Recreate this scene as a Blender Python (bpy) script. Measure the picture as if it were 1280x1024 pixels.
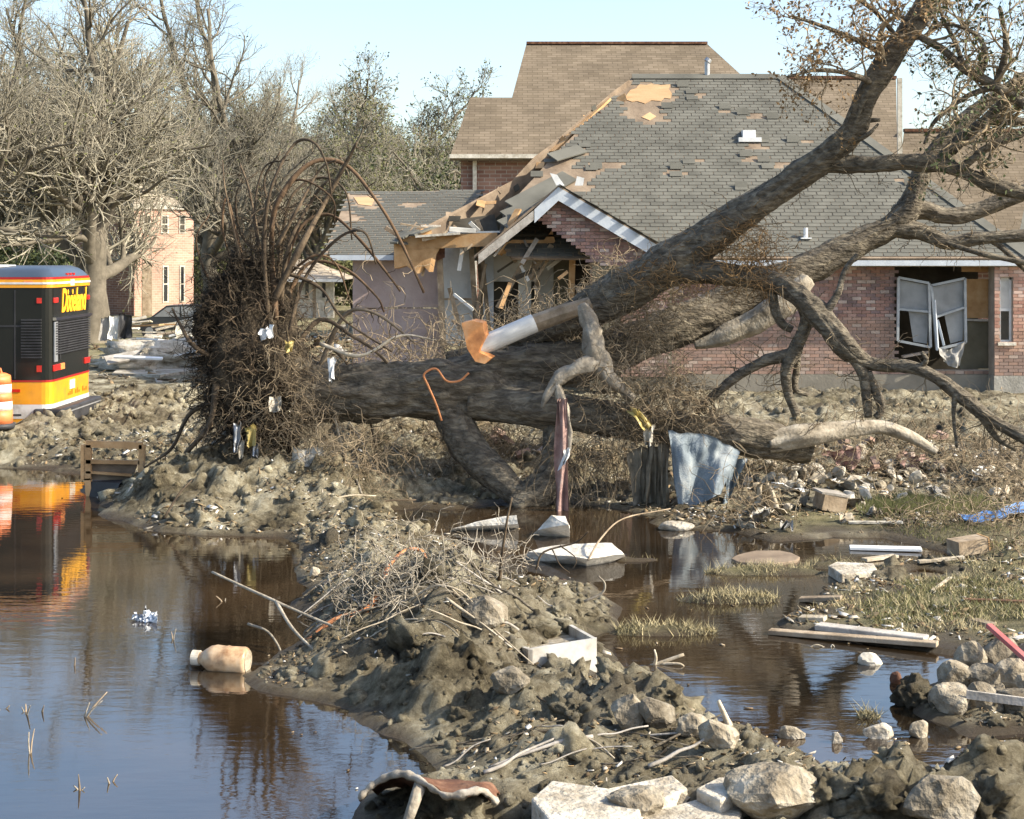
import bpy, bmesh, math, random
import numpy as np
from mathutils import Vector, Matrix
R = math.radians
for o in list(bpy.data.objects): bpy.data.objects.remove(o, do_unlink=True)
scene = bpy.context.scene
col = scene.collection
random.seed(7); rng = np.random.default_rng(7)

# ------------------------------------------------------------- camera, sky, sun, exposure
F, CH, HY = 1970.0, 3.2, 320.0           # focal length in photo pixels, camera height, horizon row
cd = bpy.data.cameras.new('camera'); cam = bpy.data.objects.new('camera', cd); col.objects.link(cam)
cam.location = (0, 0, CH); cam.rotation_euler = (R(90), 0, 0)
cd.sensor_width = 36; cd.lens = 36 * F / 1280; cd.shift_y = -(512 - HY) / 1280
cd.clip_start = .1; cd.clip_end = 6000
scene.camera = cam
SUN = Vector((0.82, -0.20, 0.58)).normalized()
w = bpy.data.worlds.new('World'); scene.world = w; w.use_nodes = True
nt = w.node_tree; sky = nt.nodes.new('ShaderNodeTexSky'); sky.sky_type = 'NISHITA'; sky.sun_disc = False
sky.sun_elevation = math.asin(SUN.z); sky.sun_rotation = math.atan2(SUN.x, SUN.y)
sky.air_density = 1.0; sky.dust_density = 2.0; sky.ozone_density = 1.0
bg = nt.nodes['Background']; bg.inputs[1].default_value = .15
nt.links.new(sky.outputs[0], bg.inputs[0])
sl = bpy.data.lights.new('sun', 'SUN'); sl.energy = 4.5; sl.angle = R(.5); sl.color = (1, .915, .76)
so = bpy.data.objects.new('sun', sl); col.objects.link(so); so.rotation_euler = SUN.to_track_quat('Z', 'Y').to_euler()
so.location = (30, -10, 40)
vs = scene.view_settings; vs.view_transform = 'Standard'; vs.look = 'None'; vs.gamma = 1; vs.exposure = 1.05
vs.use_curve_mapping = False

# ------------------------------------------------------------- helpers
def P(px, py, d): return Vector(((px - 640) / F * d, d, CH - (py - HY) / F * d))
def G(px, py, z=0.): return P(px, py, F * (CH - z) / (py - HY))
def _h(ix, iy, iz, s):
    n = (ix * 374761393 + iy * 668265263 + iz * 1442695041 + s * 974711) & 0xffffffff
    n = ((n ^ (n >> 13)) * 1274126177) & 0xffffffff
    n = ((n ^ (n >> 16)) * 2246822519) & 0xffffffff
    return ((n ^ (n >> 15)) & 0xffffff) / 8388607.5 - 1
def noise(p, s=0):
    p = np.asarray(p, float); f = np.floor(p); i = f.astype(np.int64); t = p - f; t = t * t * t * (t * (t * 6 - 15) + 10)
    r = 0
    for a in (0, 1):
        wx = t[..., 0] if a else 1 - t[..., 0]
        for b in (0, 1):
            wy = t[..., 1] if b else 1 - t[..., 1]
            for c in (0, 1):
                wz = t[..., 2] if c else 1 - t[..., 2]
                r = r + wx * wy * wz * _h(i[..., 0] + a, i[..., 1] + b, i[..., 2] + c, s)
    return r
def fbm(p, o=4, s=0, g=.5):
    p = np.asarray(p, float); a = 1.; r = 0.
    for k in range(o):
        r = r + a * noise(p * 2.03 ** k + 17.3 * k, s + k); a *= g
    return r
def sstep(x, a, b):
    t = np.clip((x - a) / (b - a), 0, 1); return t * t * (3 - 2 * t)

def tag(o, label=None, cat=None, group=None, kind=None):
    if label: o['label'] = label
    if cat: o['category'] = cat
    if group: o['group'] = group
    if kind: o['kind'] = kind
    return o
def empty(name, loc, label=None, cat=None, group=None):
    o = bpy.data.objects.new(name, None); col.objects.link(o); o.location = Vector(loc); o.empty_display_size = .2
    return tag(o, label, cat, group)
def worigin(o):
    v = Vector((0, 0, 0))
    while o is not None: v = v + Vector(o.location); o = o.parent
    return v
def mk(name, V, Fs, mat, parent=None, smooth=False, v=None, loc=None, attrs=None):
    """link ONE mesh object from world-space vertices"""
    V = np.asarray(V, float).reshape(-1, 3)
    if parent is not None: org = np.array(worigin(parent))
    elif loc is not None: org = np.array(loc, float)
    else: org = np.array([V[:, 0].mean(), V[:, 1].mean(), V[:, 2].min()])
    me = bpy.data.meshes.new(name)
    if isinstance(Fs, np.ndarray):
        n, k = Fs.shape
        me.vertices.add(len(V)); me.vertices.foreach_set('co', (V - org).astype(np.float32).ravel())
        me.loops.add(n * k); me.loops.foreach_set('vertex_index', Fs.astype(np.int32).ravel())
        me.polygons.add(n); me.polygons.foreach_set('loop_start', np.arange(0, n * k, k, dtype=np.int32))
        me.update(calc_edges=True)
    else:
        me.from_pydata([tuple(q) for q in (V - org)], [], Fs); me.update()
    if smooth: me.polygons.foreach_set('use_smooth', np.ones(len(me.polygons), bool))
    A = dict(attrs or {})
    if v is not None: A['v'] = v
    for k, a in A.items():
        at = me.attributes.new(k, 'FLOAT', 'POINT'); at.data.foreach_set('value', np.asarray(a, np.float32))
    if mat: me.materials.append(mat)
    o = bpy.data.objects.new(name, me); col.objects.link(o)
    if parent is not None: o.parent = parent
    else: o.location = Vector(org)
    return o
def dup(root, loc=None, rotz=None, sc=None):
    c = root.copy(); col.objects.link(c)
    if loc is not None: c.location = Vector(loc)
    if rotz is not None: c.rotation_euler = (0, 0, rotz)
    if sc is not None: c.scale = (sc, sc, sc) if not hasattr(sc, '__len__') else sc
    for ch in list(root.children):
        d = ch.copy(); col.objects.link(d); d.parent = c
        for g in list(ch.children):
            e = g.copy(); col.objects.link(e); e.parent = d
    return c
ICO = {}
def ico(n):
    if n not in ICO:
        b = bmesh.new(); bmesh.ops.create_icosphere(b, subdivisions=n, radius=1); b.verts.ensure_lookup_table()
        ICO[n] = (np.array([q.co[:] for q in b.verts]), np.array([[q.index for q in f.verts] for f in b.faces])); b.free()
    return ICO[n]
def rock_verts(n, seed, cuts=7, amp=.12, fr=1.6):
    """unit lump, chopped flat on several sides, with a rough skin"""
    V, Fc = ico(n); V = V.copy(); r = np.random.default_rng(seed)
    V *= (1 + amp * fbm(V * fr + seed * 3.1, 4, seed))[:, None]
    for k in range(cuts):
        nn = r.normal(size=3); nn /= np.linalg.norm(nn); dd = r.uniform(.55, .85)
        e = V @ nn - dd; V -= np.where(e > 0, e * .92, 0)[:, None] * nn
    V *= (1 + amp * .4 * fbm(V * fr * 4 + seed, 3, seed + 9))[:, None]
    return V, Fc
def rotm(r):
    q = r.normal(size=4); q /= np.linalg.norm(q); a, b, c, d = q
    return np.array([[1-2*(c*c+d*d), 2*(b*c-a*d), 2*(b*d+a*c)], [2*(b*c+a*d), 1-2*(b*b+d*d), 2*(c*d-a*b)], [2*(b*d-a*c), 2*(c*d+a*b), 1-2*(b*b+c*c)]])
class MB:
    def __init__(s): s.V = []; s.F = []; s.v = []; s.n = 0
    def add(s, V, Fc, v=None):
        V = np.asarray(V, float).reshape(-1, 3)
        s.V.append(V); s.F += [tuple(int(i) + s.n for i in f) for f in Fc]; s.v.append(np.full(len(V), random.random() if v is None else v)); s.n += len(V); return s
    def bar(s, a, b, wd, hg, up=(0, 0, 1), v=None):
        a = Vector(a); b = Vector(b); t = (b - a).normalized(); up = Vector(up)
        u = t.cross(up)
        if u.length < 1e-3: u = t.cross(Vector((1, 0, 0)))
        u.normalize(); n = u.cross(t)
        q = [p + u * (i * wd / 2) + n * (j * hg / 2) for p in (a, b) for i, j in ((-1, -1), (1, -1), (1, 1), (-1, 1))]
        return s.add([x[:] for x in q], [(3, 2, 1, 0), (4, 5, 6, 7), (0, 1, 5, 4), (1, 2, 6, 5), (2, 3, 7, 6), (3, 0, 4, 7)], v)
    def box(s, lo, hi, v=None):
        (x0, y0, z0), (x1, y1, z1) = lo, hi
        return s.add([(x0,y0,z0),(x1,y0,z0),(x1,y1,z0),(x0,y1,z0),(x0,y0,z1),(x1,y0,z1),(x1,y1,z1),(x0,y1,z1)],
                     [(3,2,1,0),(4,5,6,7),(0,1,5,4),(1,2,6,5),(2,3,7,6),(3,0,4,7)], v)
    def prism(s, poly, off, v=None):
        n = len(poly); off = Vector(off); a = [Vector(p) for p in poly]; b = [p + off for p in a]
        return s.add([p[:] for p in a + b], [tuple(range(n))[::-1], tuple(range(n, 2 * n))] + [(i, (i + 1) % n, n + (i + 1) % n, n + i) for i in range(n)], v)
    def tube(s, pts, rad, n=8, v=None, rough=0, fr=6, seed=0, caps=True, sub=0):
        V, Q = tube_np(pts, rad, n, rough, fr, seed, sub); k = len(V) // n
        Fc = [tuple(q) for q in Q]
        if caps: Fc += [tuple(range(n))[::-1], tuple(range((k - 1) * n, k * n))]
        return s.add(V, Fc, v)
    def rock(s, c, sz, seed, n=2, cuts=7, amp=.12, v=None, rot=True):
        V, Fc = rock_verts(n, seed, cuts, amp); V = V * np.array(sz)
        if rot is True: V = V @ rotm(np.random.default_rng(seed)).T
        elif rot: V = V @ np.array(Matrix.Rotation(rot, 3, 'Z')).T
        return s.add(V + np.array(c), Fc, v)
    def build(s, name, mat, parent=None, smooth=False, **k):
        return mk(name, np.concatenate(s.V), s.F, mat, parent, smooth, np.concatenate(s.v), **k)
def catmull(pts, sub):
    p = np.asarray(pts, float)
    if sub <= 1 or len(p) < 2: return p
    e = np.vstack([2 * p[0] - p[1], p, 2 * p[-1] - p[-2]]); out = []
    for i in range(1, len(e) - 2):
        for t in np.arange(sub) / sub:
            a, b, c, d = e[i-1], e[i], e[i+1], e[i+2]
            out.append(.5 * (2*b + (c-a)*t + (2*a-5*b+4*c-d)*t*t + (3*b-a-3*c+d)*t**3))
    out.append(p[-1]); return np.array(out)
def tubes(Pn, Rn, S=3, rough=0, fr=6, seed=0):
    """many polylines (N,K,3) with radii (N,K) -> vertices, quads"""
    N, K, _ = Pn.shape
    T = np.gradient(Pn, axis=1); T /= np.linalg.norm(T, axis=2, keepdims=True) + 1e-9
    m = Pn[:, -1] - Pn[:, 0]; m /= np.linalg.norm(m, axis=1, keepdims=True) + 1e-9
    ref = np.where(np.abs(m[:, 2:3]) < .75, np.array([[0, 0, 1.]]), np.array([[1., .15, 0]]))[:, None, :]
    U = np.cross(T, np.broadcast_to(ref, T.shape)); U /= np.linalg.norm(U, axis=2, keepdims=True) + 1e-9
    Wv = np.cross(T, U); a = np.arange(S) * 2 * np.pi / S
    off = U[:, :, None] * np.cos(a)[None, None, :, None] + Wv[:, :, None] * np.sin(a)[None, None, :, None]
    rr = Rn[:, :, None, None]
    if rough:
        q = Pn[:, :, None] + off * rr
        rr = rr * (1 + rough * fbm(q * fr, 4, seed)[..., None] + rough * .6 * noise(q * fr * .25, seed + 5)[..., None])
    V = (Pn[:, :, None] + off * rr).reshape(-1, 3)
    i = np.arange(N)[:, None, None] * K * S + np.arange(K - 1)[None, :, None] * S; j = np.arange(S)[None, None, :]; j2 = (j + 1) % S
    Q = np.stack([i + j, i + j2, i + S + j2, i + S + j], -1).reshape(-1, 4)
    return V, Q
def tube_np(pts, rad, n=8, rough=0, fr=6, seed=0, sub=0):
    p = np.array([tuple(q) for q in pts], float); r = np.asarray(rad, float)
    if r.ndim == 0: r = np.full(len(p), float(r))
    if sub > 1:
        p = catmull(p, sub); r = np.interp(np.linspace(0, len(rad) - 1 if hasattr(rad, '__len__') else 1, len(p)), np.arange(len(r)), r) if hasattr(rad, '__len__') else np.full(len(p), float(rad))
    T = np.gradient(p, axis=0); T /= np.linalg.norm(T, axis=1, keepdims=True) + 1e-9
    u = np.cross(T[0], (0, 0, 1) if abs(T[0][2]) < .9 else (1, 0, 0)); U = []
    for t in T:                                   # parallel transport
        u = u - t * (u @ t); u = u / (np.linalg.norm(u) + 1e-9); U.append(u)
    U = np.array(U); Wv = np.cross(T, U); a = np.arange(n) * 2 * np.pi / n
    off = U[:, None] * np.cos(a)[None, :, None] + Wv[:, None] * np.sin(a)[None, :, None]; rr = r[:, None, None]
    if rough:
        q = p[:, None] + off * rr
        L = np.concatenate([[0], np.cumsum(np.linalg.norm(np.diff(p, axis=0), axis=1))])
        bk = np.stack([np.broadcast_to(np.cos(a)[None] * 4.6, q.shape[:2]), np.broadcast_to(np.sin(a)[None] * 4.6, q.shape[:2]), np.broadcast_to((L * fr * .2)[:, None], q.shape[:2])], -1)
        rr = rr * (1 + rough * fbm(bk, 4, seed, .6)[..., None] + rough * 1.1 * noise(q * fr * .35, seed + 5)[..., None])
    V = (p[:, None] + off * rr).reshape(-1, 3); K = len(p)
    i = np.arange(K - 1)[:, None] * n; j = np.arange(n)[None]; j2 = (j + 1) % n
    return V, np.stack([i + j, i + j2, i + n + j2, i + n + j], -1).reshape(-1, 4)
def spawn(Pn, Rn, n, t0, t1, L, ang, K, up=0., wig=.2, rr=.55, jit=.35, end=.35, g=rng, down=None):
    """n children on each parent polyline"""
    N, Kp, _ = Pn.shape; M = N * n; idx = np.repeat(np.arange(N), n)
    t = (np.tile(np.arange(n), N) + g.random(M)) / n * (t1 - t0) + t0
    f = t * (Kp - 1); i = np.clip(f.astype(int), 0, Kp - 2); q = (f - i)[:, None]
    B = Pn[idx, i] * (1 - q) + Pn[idx, i + 1] * q; T = Pn[idx, i + 1] - Pn[idx, i]; T /= np.linalg.norm(T, axis=1, keepdims=True) + 1e-9
    rb = Rn[idx, i] * (1 - q[:, 0]) + Rn[idx, i + 1] * q[:, 0]
    X = g.normal(size=(M, 3)); X -= T * (X * T).sum(1, keepdims=True); X /= np.linalg.norm(X, axis=1, keepdims=True) + 1e-9
    A = (ang * (1 + jit * g.normal(size=M)))[:, None]; D = T * np.cos(A) + X * np.sin(A)
    ln = (L * (1 - .45 * t) * g.uniform(.65, 1.25, M))[:, None] / (K - 1); pts = [B]
    for k in range(K - 1):
        D = D + g.normal(size=(M, 3)) * wig; D[:, 2] += up; D /= np.linalg.norm(D, axis=1, keepdims=True) + 1e-9
        pts.append(pts[-1] + D * ln)
    r0 = np.minimum(rb * rr, rb * .95)
    return np.stack(pts, 1), r0[:, None] * np.linspace(1, end, K)[None]
def cat(parts):
    V = []; Q = []; n = 0
    for v, q in parts: V.append(v); Q.append(q + n); n += len(v)
    return np.concatenate(V), np.concatenate(Q)
def leaves(pts, size, g=rng, flat=.6, drop=0.):
    """one small folded quad per point"""
    n = len(pts); s = size * g.uniform(.6, 1.4, n)[:, None]
    a = g.normal(size=(n, 3)); a[:, 2] -= drop; a /= np.linalg.norm(a, axis=1, keepdims=True); b = np.cross(a, g.normal(size=(n, 3))); b /= np.linalg.norm(b, axis=1, keepdims=True)
    V = np.stack([pts, pts + a * s * .5 + b * s * .28, pts + a * s, pts + a * s * .5 - b * s * .28], 1).reshape(-1, 3)
    return V, np.arange(n * 4).reshape(n, 4)

# ------------------------------------------------------------- materials (all procedural)
def base_mat(name):
    m = bpy.data.materials.new(name); m.use_nodes = True; t = m.node_tree
    return m, t, t.nodes['Principled BSDF'], t.nodes.new, t.links.new
def ramp(new, stops, interp='LINEAR'):
    r = new('ShaderNodeValToRGB'); r.color_ramp.interpolation = interp; e = r.color_ramp.elements
    while len(e) < len(stops): e.new(.5)
    for k, (p, c) in enumerate(stops): e[k].position = p; e[k].color = (*c, 1)
    return r
def piece_value(new, link):
    at = new('ShaderNodeAttribute'); at.attribute_name = 'v'; oi = new('ShaderNodeObjectInfo')
    a = new('ShaderNodeMath'); a.operation = 'ADD'; link(at.outputs['Fac'], a.inputs[0]); link(oi.outputs['Random'], a.inputs[1])
    f = new('ShaderNodeMath'); f.operation = 'FRACT'; link(a.outputs[0], f.inputs[0]); return f.outputs[0]
def nmat(name, stops, scale=4, rough=.85, bump=.3, bscale=25, detail=6, stretch=(1, 1, 1), vary=.35, metal=0, spec=.3, dist=0, trans=0, bdist=.02):
    m, t, b, new, link = base_mat(name)
    tc = new('ShaderNodeTexCoord'); mp = new('ShaderNodeMapping'); mp.inputs['Scale'].default_value = stretch; link(tc.outputs['Object'], mp.inputs[0])
    n = new('ShaderNodeTexNoise'); n.inputs['Scale'].default_value = scale; n.inputs['Detail'].default_value = detail; n.inputs['Roughness'].default_value = .62; n.inputs['Distortion'].default_value = dist
    link(mp.outputs[0], n.inputs['Vector'])
    k = len(stops); rp = ramp(new, [(.3 + .4 * i / max(1, k - 1), c) for i, c in enumerate(stops)]); link(n.outputs[0], rp.inputs[0])
    hv = new('ShaderNodeHueSaturation'); link(rp.outputs[0], hv.inputs['Color'])
    mr = new('ShaderNodeMapRange'); link(piece_value(new, link), mr.inputs[0]); mr.inputs[3].default_value = 1 - vary; mr.inputs[4].default_value = 1 + vary
    link(mr.outputs[0], hv.inputs['Value']); link(hv.outputs[0], b.inputs['Base Color'])
    b.inputs['Roughness'].default_value = rough; b.inputs['Metallic'].default_value = metal; b.inputs['Specular IOR Level'].default_value = spec
    if trans: b.inputs['Transmission Weight'].default_value = trans
    if bump:
        n2 = new('ShaderNodeTexNoise'); n2.inputs['Scale'].default_value = bscale; n2.inputs['Detail'].default_value = 5; link(mp.outputs[0], n2.inputs['Vector'])
        bp = new('ShaderNodeBump'); bp.inputs['Strength'].default_value = bump; bp.inputs['Distance'].default_value = bdist; link(n2.outputs[0], bp.inputs['Height']); link(bp.outputs[0], b.inputs['Normal'])
    return m
def mud_mat():
    m, t, b, new, link = base_mat('mud'); geo = new('ShaderNodeNewGeometry')
    n = new('ShaderNodeTexNoise'); n.inputs['Scale'].default_value = 1.3; n.inputs['Detail'].default_value = 9; n.inputs['Roughness'].default_value = .68; link(geo.outputs['Position'], n.inputs['Vector'])
    r = ramp(new, [(.34, (.052, .041, .022)), (.45, (.152, .127, .078)), (.55, (.28, .245, .165)), (.67, (.44, .405, .30))]); link(n.outputs[0], r.inputs[0])
    nf = new('ShaderNodeTexNoise'); nf.inputs['Scale'].default_value = 11; nf.inputs['Detail'].default_value = 8; nf.inputs['Roughness'].default_value = .7; link(geo.outputs['Position'], nf.inputs['Vector'])
    ad = new('ShaderNodeMath'); ad.operation = 'MULTIPLY_ADD'; link(nf.outputs[0], ad.inputs[0]); ad.inputs[1].default_value = .55; link(n.outputs[0], ad.inputs[2])
    a2 = new('ShaderNodeMath'); a2.operation = 'SUBTRACT'; link(ad.outputs[0], a2.inputs[0]); a2.inputs[1].default_value = .275; link(a2.outputs[0], r.inputs[0])
    # dry/olive turf where the attribute says so
    n3 = new('ShaderNodeTexNoise'); n3.inputs['Scale'].default_value = 5; n3.inputs['Detail'].default_value = 8; link(geo.outputs['Position'], n3.inputs['Vector'])
    r3 = ramp(new, [(.35, (.10, .095, .04)), (.55, (.22, .195, .095)), (.7, (.33, .28, .16))]); link(n3.outputs[0], r3.inputs[0])
    at = new('ShaderNodeAttribute'); at.attribute_name = 'turf'; mx = new('ShaderNodeMix'); mx.data_type = 'RGBA'; link(at.outputs['Fac'], mx.inputs[0]); link(r.outputs[0], mx.inputs[6]); link(r3.outputs[0], mx.inputs[7])
    # soaked soil at the water line
    aw = new('ShaderNodeAttribute'); aw.attribute_name = 'wet'; m2 = new('ShaderNodeMix'); m2.data_type = 'RGBA'; link(aw.outputs['Fac'], m2.inputs[0]); link(mx.outputs[2], m2.inputs[6]); m2.inputs[7].default_value = (.065, .048, .028, 1)
    nw = new('ShaderNodeTexNoise'); nw.inputs['Scale'].default_value = .8; nw.inputs['Detail'].default_value = 5; link(geo.outputs['Position'], nw.inputs['Vector']); mw = new('ShaderNodeMapRange'); mw.inputs[1].default_value = .52; mw.inputs[2].default_value = .66; mw.inputs[3].default_value = 0; mw.inputs[4].default_value = .6; link(nw.outputs[0], mw.inputs[0])
    xw = new('ShaderNodeMath'); xw.operation = 'MAXIMUM'; link(aw.outputs['Fac'], xw.inputs[0]); link(mw.outputs[0], xw.inputs[1]); link(xw.outputs[0], m2.inputs[0])
    a3 = new('ShaderNodeAttribute'); a3.attribute_name = 'v'; mr = new('ShaderNodeMapRange'); link(a3.outputs['Fac'], mr.inputs[0]); mr.inputs[3].default_value = .68; mr.inputs[4].default_value = 1.6
    hv = new('ShaderNodeHueSaturation'); link(m2.outputs[2], hv.inputs['Color']); link(mr.outputs[0], hv.inputs['Value'])
    link(hv.outputs[0], b.inputs['Base Color'])
    rr = new('ShaderNodeMapRange'); link(xw.outputs[0], rr.inputs[0]); rr.inputs[3].default_value = .92; rr.inputs[4].default_value = .45; link(rr.outputs[0], b.inputs['Roughness']); b.inputs['Specular IOR Level'].default_value = .3
    n2 = new('ShaderNodeTexNoise'); n2.inputs['Scale'].default_value = 26; n2.inputs['Detail'].default_value = 10; n2.inputs['Roughness'].default_value = .82; link(geo.outputs['Position'], n2.inputs['Vector'])
    bp = new('ShaderNodeBump'); bp.inputs['Strength'].default_value = 1; bp.inputs['Distance'].default_value = .07; link(n2.outputs[0], bp.inputs['Height']); link(bp.outputs[0], b.inputs['Normal'])
    return m
def water_mat():
    m, t, b, new, link = base_mat('flood_water'); geo = new('ShaderNodeNewGeometry')
    n = new('ShaderNodeTexNoise'); n.inputs['Scale'].default_value = .55; n.inputs['Detail'].default_value = 6; link(geo.outputs['Position'], n.inputs['Vector'])
    r = ramp(new, [(.35, (.009, .006, .003)), (.65, (.042, .026, .013))]); link(n.outputs[0], r.inputs[0]); link(r.outputs[0], b.inputs['Base Color'])
    b.inputs['Roughness'].default_value = .03; b.inputs['IOR'].default_value = 2.9; b.inputs['Specular IOR Level'].default_value = .5
    mp = new('ShaderNodeMapping'); mp.inputs['Scale'].default_value = (.9, 2.6, 1); link(geo.outputs['Position'], mp.inputs[0])
    n2 = new('ShaderNodeTexNoise'); n2.inputs['Scale'].default_value = 3.2; n2.inputs['Detail'].default_value = 4; link(mp.outputs[0], n2.inputs['Vector'])
    bp = new('ShaderNodeBump'); bp.inputs['Strength'].default_value = .07; bp.inputs['Distance'].default_value = .02; link(n2.outputs[0], bp.inputs['Height']); link(bp.outputs[0], b.inputs['Normal'])
    return m
def brick_mat(name, cols, silt=None):
    m, t, b, new, link = base_mat(name); pv = piece_value(new, link)
    k = len(cols); rp = ramp(new, [(i / k, c) for i, c in enumerate(cols)], 'CONSTANT'); link(pv, rp.inputs[0])
    geo = new('ShaderNodeNewGeometry'); n = new('ShaderNodeTexNoise'); n.inputs['Scale'].default_value = 2.2; n.inputs['Detail'].default_value = 8; link(geo.outputs['Position'], n.inputs['Vector'])
    mr = new('ShaderNodeMapRange'); mr.inputs[1].default_value = .3; mr.inputs[2].default_value = .7; mr.inputs[3].default_value = .72; mr.inputs[4].default_value = 1.25; link(n.outputs[0], mr.inputs[0])
    hv = new('ShaderNodeHueSaturation'); link(rp.outputs[0], hv.inputs['Color']); link(mr.outputs[0], hv.inputs['Value']); out = hv.outputs[0]
    if silt:                                  # dried flood silt below the high-water mark
        sx = new('ShaderNodeSeparateXYZ'); link(geo.outputs['Position'], sx.inputs[0])
        a = new('ShaderNodeMapRange'); a.inputs[1].default_value = silt + .06; a.inputs[2].default_value = silt - .04; a.inputs[3].default_value = 0; a.inputs[4].default_value = .32; link(sx.outputs[2], a.inputs[0])
        mx = new('ShaderNodeMix'); mx.data_type = 'RGBA'; link(a.outputs[0], mx.inputs[0]); link(out, mx.inputs[6]); mx.inputs[7].default_value = (.36, .27, .19, 1); out = mx.outputs[2]
    link(out, b.inputs['Base Color']); b.inputs['Roughness'].default_value = .9; b.inputs['Specular IOR Level'].default_value = .2
    n2 = new('ShaderNodeTexNoise'); n2.inputs['Scale'].default_value = 60; link(geo.outputs['Position'], n2.inputs['Vector'])
    bp = new('ShaderNodeBump'); bp.inputs['Strength'].default_value = .3; bp.inputs['Distance'].default_value = .01; link(n2.outputs[0], bp.inputs['Height']); link(bp.outputs[0], b.inputs['Normal'])
    return m
def tile_mat(name, c1, c2, mortar, bw, rh, swz=1.6, ax='XZ'):
    """fine courses on surfaces too far off to pick the pieces apart"""
    m, t, b, new, link = base_mat(name); geo = new('ShaderNodeNewGeometry'); sx = new('ShaderNodeSeparateXYZ'); link(geo.outputs['Position'], sx.inputs[0])
    a = new('ShaderNodeMath'); a.operation = 'ADD'; link(sx.outputs[0], a.inputs[0])
    if ax == 'XYZ': link(sx.outputs[1], a.inputs[1])
    else: a.inputs[1].default_value = 0
    z = new('ShaderNodeMath'); z.operation = 'MULTIPLY'; link(sx.outputs[2], z.inputs[0]); z.inputs[1].default_value = swz
    cx = new('ShaderNodeCombineXYZ'); link(a.outputs[0], cx.inputs[0]); link(z.outputs[0], cx.inputs[1])
    br = new('ShaderNodeTexBrick'); link(cx.outputs[0], br.inputs['Vector']); br.inputs['Scale'].default_value = 1; br.inputs['Brick Width'].default_value = bw; br.inputs['Row Height'].default_value = rh
    br.inputs['Color1'].default_value = (*c1, 1); br.inputs['Color2'].default_value = (*c2, 1); br.inputs['Mortar'].default_value = (*mortar, 1); br.inputs['Mortar Size'].default_value = rh * .09; br.inputs['Bias'].default_value = -.1
    n = new('ShaderNodeTexNoise'); n.inputs['Scale'].default_value = .8; n.inputs['Detail'].default_value = 8; link(geo.outputs['Position'], n.inputs['Vector'])
    mr = new('ShaderNodeMapRange'); mr.inputs[1].default_value = .3; mr.inputs[2].default_value = .7; mr.inputs[3].default_value = .8; mr.inputs[4].default_value = 1.2; link(n.outputs[0], mr.inputs[0])
    hv = new('ShaderNodeHueSaturation'); link(br.outputs[0], hv.inputs['Color']); link(mr.outputs[0], hv.inputs['Value']); link(hv.outputs[0], b.inputs['Base Color']); b.inputs['Roughness'].default_value = .93; b.inputs['Specular IOR Level'].default_value = .15
    bp = new('ShaderNodeBump'); bp.inputs['Strength'].default_value = .5; bp.inputs['Distance'].default_value = .02; link(br.outputs[0], bp.inputs['Height']); link(bp.outputs[0], b.inputs['Normal'])
    return m
M = {}
M['mud'] = mud_mat(); M['water'] = water_mat()
M['bark'] = nmat('bark', [(.045, .038, .027), (.125, .105, .078), (.26, .225, .165)], 12, .95, 1, 22, stretch=(.42, 1.3, 1.2), vary=.12, dist=.5, bdist=.06)
M['bark_pale'] = nmat('bark_pale', [(.16, .135, .10), (.30, .26, .20), (.42, .38, .31)], 6, .9, .7, 28, vary=.2)
M['bare_wood'] = nmat('bare_wood', [(.26, .21, .14), (.40, .34, .25), (.5, .45, .36)], 7, .85, .5, 30, vary=.25)
M['bark_far'] = nmat('bark_far', [(.09, .078, .058), (.19, .165, .125)], 3, .95, .5, 12, vary=.1)
M['twig_far'] = nmat('twig_far', [(.20, .182, .137), (.33, .302, .235)], .6, .95, 0, vary=.25)
M['twig'] = nmat('twig', [(.16, .12, .075), (.31, .245, .16)], 3, .92, 0, vary=.3)
M['root'] = nmat('root', [(.035, .026, .018), (.085, .062, .04), (.15, .11, .07)], 6, .95, .5, 30, vary=.3)
M['root_red'] = nmat('root_red', [(.06, .04, .024), (.13, .08, .045)], 6, .9, .4, 30, vary=.3)
M['soil'] = nmat('soil', [(.018, .014, .009), (.05, .038, .025), (.11, .085, .055)], 6, .95, 1, 22, vary=.1, bdist=.06)
M['leaf_dead'] = nmat('leaf_dead', [(.17, .10, .045), (.30, .195, .09)], 2, .85, 0, vary=.35)
M['leaf_olive'] = nmat('leaf_olive', [(.075, .085, .03), (.15, .15, .06)], 1.2, .8, 0, vary=.35)
M['leaf_dark'] = nmat('leaf_dark', [(.035, .05, .018), (.085, .10, .035)], 1.2, .7, 0, vary=.35)
M['grass_dry'] = nmat('grass_dry', [(.22, .19, .10), (.40, .34, .20)], 2, .9, 0, vary=.35)
M['grass_green'] = nmat('grass_green', [(.09, .10, .035), (.19, .18, .075)], 2, .9, 0, vary=.3)
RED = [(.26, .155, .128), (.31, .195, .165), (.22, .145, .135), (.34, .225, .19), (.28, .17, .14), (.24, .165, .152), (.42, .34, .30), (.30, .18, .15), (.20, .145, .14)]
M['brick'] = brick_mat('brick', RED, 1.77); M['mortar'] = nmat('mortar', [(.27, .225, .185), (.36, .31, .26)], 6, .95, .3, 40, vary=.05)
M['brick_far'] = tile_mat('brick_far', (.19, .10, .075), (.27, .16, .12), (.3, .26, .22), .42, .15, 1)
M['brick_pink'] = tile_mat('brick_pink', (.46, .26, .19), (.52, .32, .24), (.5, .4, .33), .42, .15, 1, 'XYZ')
M['shingle'] = nmat('shingle', [(.085, .083, .07), (.118, .115, .097), (.142, .138, .117)], 1.3, .95, .35, 90, vary=.11, bdist=.004)
M['shingle_brown'] = tile_mat('shingle_brown', (.145, .115, .08), (.20, .16, .115), (.105, .082, .056), .42, .15, 1.35)
M['shingle_tan'] = tile_mat('shingle_tan', (.36, .30, .225), (.42, .355, .27), (.27, .22, .16), .6, .24, 1.35)
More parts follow.
